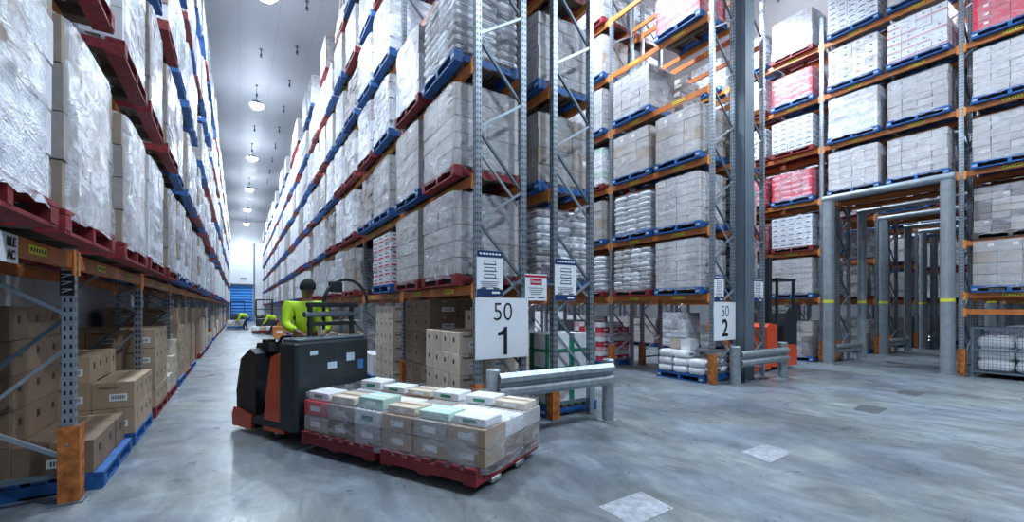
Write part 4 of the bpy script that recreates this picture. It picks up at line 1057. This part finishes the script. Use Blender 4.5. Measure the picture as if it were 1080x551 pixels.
def film_sheet():
    mb = MB(); n, rows = 48, 7; vs = []; r_ = random.Random(3); D_, W_ = 2.50, 1.15
    for k in range(rows+1):
        z = .17+(.64-.17)*k/rows
        for q in range(n):
            a = 2*math.pi*(q+.5)/n; c, s = math.cos(a), math.sin(a); r2 = .5/((abs(c)**10+abs(s)**10)**.1); w_ = r_.uniform(-.006, .012)
            vs.append((c*r2*(D_+w_)-1.285, s*r2*(W_+w_)-.03, z+r_.uniform(-.015, .015)*(k == rows)))
    mb.raw(vs, [(k*n+q, k*n+(q+1) % n, (k+1)*n+(q+1) % n, (k+1)*n+q) for k in range(rows) for q in range(n)], FILM_P)
    o = obj('stretch_film', mb.mesh('stretch_film', True), None, (TX, TY, 0), TA); tag(o, 'clear stretch film wound around the boxes on the order picker load', 'plastic film')
film_sheet()

# ---------------------------------------------------------------- reach truck behind barrier 2
t = thing('reach_truck', 'red and black reach truck parked behind the guard rail at sign 50 2', 'reach truck', (11.65, 6.05, 0), 0)
mb = MB(); mb.prism([(-.1, .08), (.78, .08), (.80, .5), (.70, .62), (-.1, .66)], -.55, .55, TRED); obj('chassis', mb, t)
mb = MB(); mb.prism([(.30, .60), (.82, .55), (.84, 1.35), (.74, 1.56), (.42, 1.6), (.22, 1.45), (.1, 1.1), (.12, .6)], -.53, .53, BLKP); obj('counterweight', mb, t)
mb = MB(); mb.prism([(-.62, .1), (-.1, .1), (-.1, 1.15), (-.5, 1.2), (-.62, 1.1)], -.5, .5, TRED); obj('battery_cover', mb, t)
mb = MB(); mb.box((.2, 0, .78), (.4, .5, .14), RUB, None, .04); mb.box((.42, 0, 1.1), (.12, .46, .6), RUB, None, .04); obj('seat', mb, t)
mb = MB()
for y in (-.48, .48): mb.box((.74, y, 1.66), (.08, .07, 1.3), BLKP, None, .01); mb.box((-.12, y, 1.5), (.07, .06, 1.7), BLKP, None, .01)
for k in range(7): mb.box((-.1+k*.14, 0, 2.31), (.04, 1.0, .05), BLKP)
for y in (-.48, .48): mb.box((.32, y, 2.31), (.95, .07, .07), BLKP)
obj('overhead_guard', mb, t)
mb = MB()
for y in (-.40, -.27, .27, .40): mb.box((-.3-(abs(y) > .3)*.08, y, 1.5), (.14, .11, 2.7), BLKP)
for z in (.5, 1.6, 2.75): mb.box((-.32, 0, z), (.07, .8, .10), GALVD)
for y in (-.1, .1): mb.tube((-.3, y, .3), (-.3, y, 2.6), .035, STEEL, 8)
obj('mast', mb, t)
for s in (-1, 1):
    mb = MB(); mb.box((-1.0, s*.46, .12), (1.0, .12, .14), TRED, None, .01); mb.tube((-1.42, s*.46-.06, .1), (-1.42, s*.46+.06, .1), .1, RUB, 16); obj('straddle_leg', mb, t)
    mb = MB(); mb.box((-.95, s*.25, .32), (1.1, .1, .04), STEEL); mb.box((-.42, s*.25, .5), (.04, .1, .4), STEEL); obj('fork', mb, t)
mb = MB(); mb.tube((.5, -.08, .14), (.5, .08, .14), .14, RUB, 18); obj('wheel', mb, t)
mb = MB(); mb.tube((.0, .2, 1.0), (-.05, .2, 1.1), .02, BLKP, 8); mb.tube((-.05, .2, 1.1), (-.055, .2, 1.115), .12, RUB, 18); obj('steering_wheel', mb, t)
# ---------------------------------------------------------------- far aisle workers and their trucks
JB = dict(pelvis=(-.15, 0, .90), chest=(.22, 0, 1.12), neck=(.42, 0, 1.14), head=(.54, 0, 1.10), face=(.5, 0, -.85),
          shoulderL=(.30, .19, 1.08), elbowL=(.42, .22, .80), wristL=(.58, .16, .62), shoulderR=(.30, -.19, 1.08), elbowR=(.44, -.22, .80), wristR=(.60, -.14, .60),
          hipL=(-.13, .10, .86), kneeL=(.02, .13, .48), ankleL=(-.08, .14, .09), hipR=(-.15, -.10, .86), kneeR=(.10, -.12, .50), ankleR=(.22, -.13, .09))
def at(px, Y):
    k = (px-540)/F_PX; return Y*(SN+k*CS)/(CS-k*SN)
def far_picker(label, X, Y, rz):
    t = thing('order_picker', label, 'order picker truck', (X, Y, 0), rz)
    mb = MB(); mb.box((0, 0, .5), (.6, .9, .8), BLKG, None, .03); obj('battery_box', mb, t)
    mb = MB(); mb.box((.6, 0, .15), (.7, .85, .1), BLKP); obj('platform', mb, t)
    mb = MB(); mb.box((1.1, 0, .55), (.4, .85, .95), BLKP, None, .05); obj('motor_hood', mb, t)
    mb = MB()
    for y in (-.45, .45): mb.box((-.2, y, 1.35), (.06, .06, 1.5), BLKP); mb.box((1.1, y, 1.55), (.05, .05, 1.1), BLKP)
    for z in (1.1, 1.5, 2.08): mb.box((-.2, 0, z), (.05, .9, .06), BLKP)
    mb.box((.45, 0, 2.1), (1.35, .9, .04), BLKP); obj('guard_frame', mb, t)
    for s in (-1, 1): mb = MB(); mb.box((-1.4, s*.22, .05), (2.2, .16, .05), STEEL); obj('fork', mb, t)
    mb = MB(); mb.tube((1.1, -.06, .12), (1.1, .06, .12), .12, RUB, 14); obj('wheel', mb, t)
xa = at(250, 42); far_picker('distant order picker in front of the blue door', xa+.05, 39.6, R(90))
xb = at(277, 31.5); far_picker('distant order picker standing at the right of the far aisle', xb+.1, 31.6, R(90))
def far_load(X, Y, pal, lab, n, ms):
    tag(obj('floor_pallet', PF[pal], None, (X, Y, .076)), lab+' pallet on the forks', 'pallet', 'pallets on the floor')
    for i in range(3):
        for k in range(n):
            tag(obj('carton', ct((.37, .95, .22), ms[(i+k) % len(ms)])[0], None, (X-.37+i*.37, Y, .2225+k*.22), 0), '%s box, %s of %s load, %s layer' % (cname[ms[(i+k) % len(ms)].name], ('left', 'centre', 'right')[i], lab, ordn(k+1)), 'carton', 'boxes on the far pickers')
far_load(xa-.05, 38.2, 'blue', 'far blue-door order picker', 2, [CARD_G, G_WHITE])
far_load(xb-.05, 30.2, 'red', 'far right-side order picker', 1, [G_WHITE, CARD_G])
person('distant person in yellow vest bending over a load before the blue door', (at(259.5, 37.2), 37.2, 0), R(170), JB)
person('distant person in yellow vest bending beside the right-hand racking', (at(289, 28.6), 28.6, 0), R(175), JB)
for k, (px, Y) in enumerate(((293, 26.2), (297, 25.0))):
    mb = MB(); mb.box((0, 0, .28), (.46, .4, .56), ORANGE_L, None, .03); mb.box((0, 0, .58), (.5, .44, .05), ORANGE, None, .01); mb.box((0, -.205, .35), (.25, .01, .15), WHITE)
    tag(obj('tub', mb, None, (min(at(px, Y), 1.75), Y, 0)), 'orange tub on the floor beside the far right picker, %s one' % ('farther', 'nearer')[k], 'tub')
